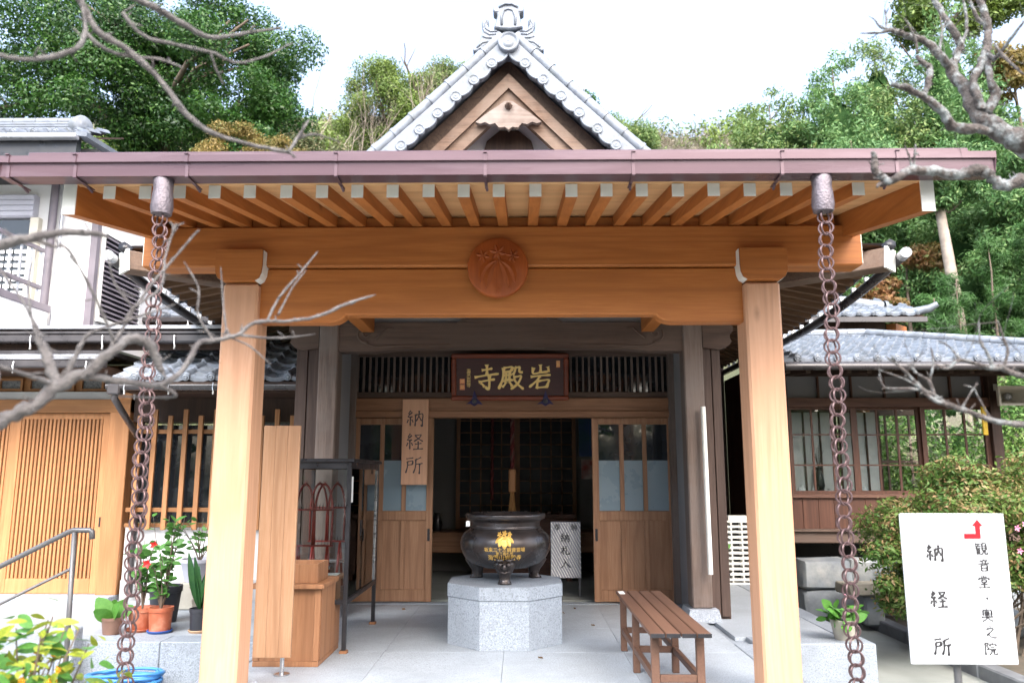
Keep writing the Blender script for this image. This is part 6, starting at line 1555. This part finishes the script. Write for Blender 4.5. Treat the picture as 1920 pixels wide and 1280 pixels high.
# fallen leaves on the paving
rs = random.Random(33)
for k, (x, y, lab) in enumerate(((.50, 7.5, 'dry fallen leaf right of the granite pedestal'), (.62, 7.75, 'dry fallen leaf nearest the right door'), (-1.0, 7.7, 'dry fallen leaf under the glazed cabinet'), (.25, 5.7, 'dry leaf scrap on the paving in front of the pedestal'), (.72, 6.9, 'curled dry leaf by the bench'))):
    o = put('fallen_leaf', leaf_mesh(M['maple'], .06, .022, .6, .2), None, MX((x, y, .012), (rs.uniform(-.2, .2), rs.uniform(-.2, .2), rs.uniform(0, 6)))); tag(o, lab, 'leaf', 'fallen leaves on the paving')

# ------------------------------------------------------------------ near plum trees: limbs reaching into the picture
LEFT_LIMBS=[
 [(-1.205,1.2,1.047,0.041),(-1.081,1.3,1.19,0.0355),(-0.919,1.4,1.288,0.0249),(-0.877,1.5,1.352,0.0225),(-0.831,1.52,1.383,0.0208),(-0.8,1.55,1.428,0.0212),(-0.75,1.57,1.463,0.0172),(-0.709,1.58,1.505,0.0151),(-0.682,1.6,1.532,0.0164),(-0.657,1.62,1.523,0.0166),(-0.64,1.64,1.475,0.0112),(-0.63,1.64,1.461,0.0034)],
 [(-0.8,1.55,1.428,0.0169),(-0.82,1.55,1.463,0.0159),(-0.842,1.56,1.502,0.0139),(-0.855,1.56,1.528,0.0096),(-0.879,1.57,1.565,0.0054),(-0.928,1.6,1.618,0.0044),(-0.994,1.62,1.687,0.0033),(-1.055,1.65,1.738,0.0023)],
 [(-0.8,1.55,1.428,0.0106),(-0.824,1.5,1.439,0.0072),(-0.845,1.45,1.449,0.0059),(-0.882,1.4,1.462,0.0038)],
 [(-0.764,1.56,1.448,0.0128),(-0.707,1.62,1.444,0.01),(-0.656,1.68,1.443,0.0103),(-0.624,1.72,1.485,0.0094),(-0.608,1.75,1.545,0.0096),(-0.586,1.78,1.559,0.0085),(-0.538,1.8,1.575,0.0074),(-0.503,1.82,1.609,0.0075),(-0.429,1.85,1.618,0.0063),(-0.372,1.9,1.641,0.0065),(-0.318,1.95,1.682,0.0053),(-0.253,2.0,1.718,0.0034)],
 [(-1.113,1.25,1.575,0.0222),(-0.955,1.35,1.64,0.0184),(-0.847,1.4,1.676,0.0143),(-0.801,1.42,1.695,0.0136),(-0.749,1.45,1.715,0.0119),(-0.713,1.48,1.722,0.0091),(-0.697,1.5,1.721,0.0041)],
 [(-0.801,1.42,1.695,0.0078),(-0.771,1.44,1.684,0.0049),(-0.745,1.45,1.678,0.004),(-0.713,1.5,1.594,0.0041),(-0.695,1.55,1.517,0.0042)],
 [(-1.082,1.3,1.802,0.0213),(-1.012,1.35,2.08,0.0184),(-0.897,1.4,2.32,0.0153),(-0.832,1.5,2.281,0.0113),(-0.777,1.52,2.188,0.0114),(-0.721,1.55,2.156,0.0106),(-0.661,1.58,2.103,0.0097),(-0.605,1.6,2.031,0.0098),(-0.556,1.63,2.001,0.0078),(-0.486,1.67,1.991,0.0068),(-0.409,1.7,1.985,0.0058),(-0.4,1.72,1.979,0.0023)],
 [(-1.012,1.35,2.08,0.0111),(-0.919,1.38,2.069,0.0085),(-0.89,1.4,2.06,0.0077),(-0.85,1.42,2.062,0.0078),(-0.817,1.45,2.085,0.0079),(-0.782,1.47,2.116,0.008),(-0.775,1.48,2.155,0.0071),(-0.793,1.5,2.206,0.0061),(-0.81,1.5,2.294,0.0061)],
 [(-0.775,1.48,2.155,0.0061),(-0.75,1.5,2.135,0.0061),(-0.725,1.55,2.143,0.0053),(-0.664,1.58,2.151,0.0043),(-0.619,1.6,2.141,0.0022)],
 [(-0.897,1.4,2.32,0.0134),(-0.814,1.5,2.331,0.0133),(-0.744,1.55,2.295,0.0127),(-0.673,1.58,2.269,0.0119),(-0.63,1.62,2.255,0.01),(-0.594,1.66,2.252,0.0079),(-0.538,1.7,2.284,0.0058),(-0.454,1.75,2.331,0.0036)],
 [(-0.74,1.55,2.244,0.0074),(-0.704,1.58,2.207,0.0065),(-0.651,1.62,2.21,0.0055),(-0.588,1.66,2.214,0.0057),(-0.54,1.7,2.21,0.0046),(-0.486,1.74,2.25,0.0036),(-0.442,1.78,2.306,0.0024)],
 [(-0.588,1.66,2.214,0.0045),(-0.581,1.68,2.183,0.0034),(-0.568,1.7,2.153,0.0023)],
 [(-0.409,1.7,1.985,0.0046),(-0.397,1.72,2.025,0.0047),(-0.378,1.75,2.09,0.003)],
 [(-0.397,1.72,2.025,0.0047),(-0.36,1.74,2.048,0.0036),(-0.306,1.78,2.044,0.0018)],
 [(-0.538,1.8,1.575,0.0049),(-0.459,1.85,1.576,0.0038),(-0.38,1.9,1.595,0.0019)],
 [(-0.557,1.8,1.57,0.0037),(-0.512,1.82,1.55,0.0031),(-0.469,1.85,1.509,0.0019)],
 [(-0.484,1.84,1.613,0.0044),(-0.468,1.87,1.678,0.0045),(-0.43,1.9,1.746,0.0039),(-0.392,1.93,1.815,0.002)],
 [(-0.46,1.85,1.633,0.0038),(-0.438,1.88,1.707,0.0032),(-0.416,1.92,1.765,0.002)],
 [(-0.564,1.8,1.579,0.0037),(-0.578,1.8,1.662,0.0031),(-0.588,1.8,1.74,0.0018)],
 [(-0.586,1.78,1.559,0.0049),(-0.617,1.76,1.615,0.0036),(-0.621,1.76,1.679,0.003),(-0.655,1.75,1.74,0.0018)],
 [(-0.739,1.57,1.465,0.0054),(-0.711,1.6,1.543,0.0055),(-0.698,1.62,1.601,0.0044),(-0.658,1.65,1.652,0.0034),(-0.666,1.68,1.733,0.0034),(-0.662,1.7,1.801,0.0029),(-0.672,1.7,1.82,0.0017)],
 [(-0.711,1.6,1.543,0.0044),(-0.682,1.64,1.644,0.0039),(-0.642,1.68,1.733,0.0034),(-0.605,1.7,1.799,0.0023)],
 [(-0.698,1.62,1.601,0.0033),(-0.732,1.6,1.652,0.0027),(-0.737,1.58,1.693,0.0022),(-0.75,1.58,1.722,0.0013)],
 [(-0.82,1.55,1.463,0.0074),(-0.85,1.55,1.517,0.0064),(-0.878,1.56,1.58,0.0043),(-0.903,1.58,1.659,0.0027),(-0.903,1.6,1.734,0.0016)],
 [(-0.796,1.56,1.437,0.0096),(-0.78,1.57,1.498,0.0075),(-0.762,1.58,1.539,0.0054),(-0.697,1.6,1.571,0.0038),(-0.621,1.65,1.616,0.0023)],
 [(-0.656,1.68,1.443,0.0057),(-0.629,1.7,1.424,0.0058),(-0.663,1.7,1.418,0.0035),(-0.732,1.65,1.416,0.0034)],
]
RIGHT_LIMBS=[
 [(2.492,2.3,1.45,0.11),(2.233,2.3,1.768,0.0911),(1.94,2.25,1.985,0.0707),(1.735,2.2,2.133,0.0511),(1.62,2.2,2.22,0.0421),(1.546,2.2,2.264,0.0331),(1.504,2.22,2.321,0.0258),(1.492,2.25,2.422,0.02),(1.472,2.27,2.491,0.0186),(1.512,2.3,2.566,0.0141),(1.523,2.3,2.593,0.0126),(1.503,2.3,2.649,0.0126),(1.489,2.35,2.769,0.0112),(1.482,2.4,2.896,0.0098)],
 [(1.472,2.27,2.491,0.014),(1.427,2.25,2.53,0.0138),(1.387,2.25,2.577,0.0123),(1.315,2.22,2.578,0.0106),(1.26,2.2,2.584,0.009),(1.224,2.2,2.577,0.0045),(1.163,2.2,2.576,0.0023)],
 [(1.26,2.2,2.584,0.006),(1.226,2.2,2.598,0.0045),(1.209,2.2,2.625,0.0023)],
 [(1.241,2.2,2.584,0.0045),(1.258,2.22,2.637,0.0038),(1.254,2.22,2.668,0.0023)],
 [(1.561,2.2,2.25,0.0195),(1.483,2.2,2.263,0.0165),(1.414,2.2,2.275,0.0165),(1.379,2.18,2.306,0.0149),(1.321,2.16,2.344,0.0133),(1.271,2.15,2.366,0.0117),(1.228,2.14,2.374,0.0088),(1.213,2.14,2.379,0.0058)],
 [(1.313,2.16,2.347,0.0103),(1.333,2.16,2.392,0.0103),(1.353,2.18,2.449,0.0104),(1.334,2.18,2.467,0.0089),(1.317,2.18,2.491,0.006)],
 [(1.334,2.18,2.467,0.0045),(1.309,2.18,2.46,0.003),(1.305,2.18,2.467,0.0015)],
 [(1.506,2.2,2.327,0.0195),(1.497,2.2,2.37,0.0135),(1.502,2.22,2.432,0.0121),(1.541,2.24,2.487,0.0138),(1.576,2.26,2.551,0.0154),(1.601,2.28,2.617,0.014),(1.615,2.3,2.675,0.0126),(1.615,2.32,2.763,0.0111),(1.625,2.35,2.86,0.008)],
 [(1.521,2.2,2.318,0.018),(1.551,2.2,2.369,0.015),(1.541,2.2,2.421,0.012),(1.566,2.24,2.504,0.0122),(1.576,2.26,2.551,0.0123)],
 [(1.551,2.2,2.369,0.009),(1.575,2.2,2.383,0.006)],
 [(1.576,2.26,2.551,0.0093),(1.562,2.2,2.49,0.0075),(1.574,2.15,2.513,0.0059),(1.594,2.1,2.551,0.0043)],
 [(1.567,2.2,2.534,0.006),(1.561,2.15,2.462,0.0059),(1.575,2.1,2.384,0.0043)],
 [(1.613,2.3,2.657,0.0079),(1.583,2.3,2.694,0.0063),(1.565,2.3,2.769,0.0047)],
 [(1.523,2.3,2.593,0.0079),(1.547,2.3,2.639,0.0063),(1.551,2.3,2.713,0.0047),(1.542,2.3,2.788,0.0031)],
 [(1.423,2.25,2.52,0.0046),(1.437,2.25,2.591,0.0038),(1.45,2.25,2.636,0.0023)],
 [(1.331,2.2,2.509,0.0038),(1.328,2.2,2.562,0.003),(1.301,2.2,2.624,0.0018)],
 [(1.94,2.25,1.985,0.0307),(1.718,2.15,2.016,0.0264),(1.598,2.1,2.053,0.0215),(1.54,2.1,2.065,0.0201),(1.486,2.1,2.046,0.0186),(1.445,2.1,2.078,0.0186),(1.417,2.1,2.097,0.0201),(1.364,2.1,2.084,0.0158),(1.29,2.1,2.091,0.0158),(1.22,2.08,2.087,0.0142),(1.167,2.05,2.059,0.014),(1.136,2.05,2.041,0.0126),(1.116,2.05,2.063,0.0126),(1.103,2.05,2.078,0.0126),(1.105,2.05,2.106,0.0098),(1.101,2.05,2.131,0.0056)],
 [(1.136,2.05,2.041,0.0098),(1.114,2.05,2.036,0.007),(1.1,2.04,2.022,0.0042)],
 [(1.223,2.08,2.087,0.0043),(1.216,2.08,2.126,0.0031),(1.206,2.08,2.162,0.0017)],
 [(1.226,2.08,2.087,0.0043),(1.23,2.08,2.126,0.0036),(1.236,2.08,2.165,0.0021)],
 [(2.095,2.2,1.441,0.0391),(1.788,2.1,1.376,0.023),(1.542,2.05,1.365,0.014),(1.402,2.0,1.376,0.0096),(1.323,2.0,1.387,0.0082),(1.265,2.0,1.411,0.0082),(1.219,2.0,1.425,0.0082),(1.18,2.0,1.441,0.0068),(1.142,2.0,1.479,0.0055),(1.105,2.0,1.521,0.0041),(1.067,2.0,1.551,0.002)],
 [(1.219,2.0,1.425,0.0055),(1.168,2.0,1.459,0.0048),(1.114,2.0,1.468,0.0041),(1.06,2.0,1.471,0.0027),(1.047,2.0,1.507,0.0016)],
 [(1.168,2.0,1.459,0.0034),(1.116,2.0,1.49,0.0027),(1.074,2.0,1.507,0.0016),(1.037,2.0,1.521,0.0011)],
 [(1.186,2.0,1.438,0.0048),(1.173,2.0,1.486,0.0041),(1.145,2.0,1.507,0.0034),(1.12,2.0,1.534,0.0027)],
 [(1.173,2.0,1.486,0.0034),(1.188,2.0,1.534,0.0027),(1.185,2.0,1.576,0.0016)],
 [(1.788,2.1,1.376,0.0172),(1.61,2.05,1.47,0.0126),(1.415,2.0,1.498,0.0082),(1.363,2.0,1.52,0.0082),(1.339,2.0,1.52,0.0068),(1.31,2.0,1.527,0.0061),(1.257,2.0,1.541,0.0055),(1.221,2.0,1.52,0.0041),(1.188,2.0,1.534,0.002)],
 [(1.339,2.0,1.52,0.0055),(1.327,2.0,1.562,0.0041),(1.313,2.0,1.59,0.0027),(1.315,2.0,1.646,0.0016)],
 [(1.363,2.0,1.52,0.0055),(1.381,2.0,1.562,0.0041),(1.372,2.0,1.604,0.0034),(1.363,2.0,1.646,0.0016)],
 [(1.257,2.0,1.541,0.0041),(1.233,2.0,1.576,0.0027),(1.207,2.0,1.59,0.0016)],
 [(1.245,2.0,1.414,0.0034),(1.292,2.0,1.479,0.0027),(1.291,2.0,1.472,0.0014)],
 [(1.323,2.0,1.387,0.0034),(1.306,2.0,1.418,0.0027),(1.284,2.0,1.472,0.0016)],
]
def limb_tree(name, label, limbs, m, seed, trunk_pts, bud, scrub=0, thin=.88):
    e = empty(name, trunk_pts[0][:3], label, 'tree'); rs = random.Random(seed)
    MB().tube([p[:3] for p in trunk_pts], [p[3] for p in trunk_pts], 12).build('trunk', m, e, smooth='all')
    for L in limbs:
        # resample with knobs and small wobble so that the limb is gnarled, not a clean pipe
        P_ = [Vector(p[:3]) for p in L]; rr = [p[3] * thin for p in L]; pts, rad = [], []
        for i in range(len(P_) - 1):
            p0, p1, p2, p3 = P_[max(i - 1, 0)], P_[i], P_[i + 1], P_[min(i + 2, len(P_) - 1)]
            for k in range(5):
                t = k / 5; q = .5 * ((2 * p1) + (p2 - p0) * t + (2 * p0 - 5 * p1 + 4 * p2 - p3) * t * t + (3 * p1 - p0 - 3 * p2 + p3) * t ** 3)
                r = rr[i] + (rr[i + 1] - rr[i]) * t; jit = r * .22
                pts.append(q + Vector((rs.uniform(-jit, jit), rs.uniform(-jit, jit), rs.uniform(-jit, jit)))); rad.append(r * rs.uniform(.86, 1.22 if r > .004 else 1.35))
        pts.append(P_[-1]); rad.append(rr[-1] * .5)
        b = MB().tube(pts, rad, 9)
        # spurs and buds
        n = int(sum((P_[i + 1] - P_[i]).length for i in range(len(P_) - 1)) / .05)
        for k in range(n):
            i = rs.randrange(len(pts) - 1); p = pts[i]; d = Vector((rs.uniform(-1, 1), rs.uniform(-.6, .6), rs.uniform(-.4, 1))).normalized(); ln = rs.uniform(.008, .03) + rad[i]
            if rad[i] > .002: b.tube([p, p + d * ln * .6, p + d * ln], [max(.0016, rad[i] * .28), .0018, .0009], 5)
        if scrub and rr[0] < .02:
            for k in range(int(n * scrub)):
                i = rs.randrange(len(pts) - 1); grow(b, pts[i], Vector((rs.uniform(-1, .3), rs.uniform(-.4, .4), rs.uniform(-.3, 1))).normalized(), rs.uniform(.07, .17), .0013, 1, rs, 4)
        b.build('branch', m, e, smooth='all')
limb_tree('plum_tree', 'bare grey plum branches reaching in from the left edge close to the viewer', LEFT_LIMBS, M['bark'], 201,
          [(-1.62, 1.0, -.35, .085), (-1.5, 1.06, .3, .072), (-1.28, 1.17, .92, .058), (-1.2, 1.2, 1.06, .052), (-1.16, 1.22, 1.35, .042), (-1.11, 1.25, 1.6, .036), (-1.07, 1.3, 1.85, .026)], None, .0, .64)
limb_tree('lichened_tree', 'lichen-crusted bare branches reaching in from the right edge', RIGHT_LIMBS, M['lichen'], 202,
          [(3.05, 2.3, -.35, .16), (2.95, 2.3, .4, .14), (2.85, 2.3, .9, .13), (2.72, 2.3, 1.35, .12), (2.5, 2.3, 1.6, .11), (2.3, 2.28, 1.95, .09)], None, .55, .84)
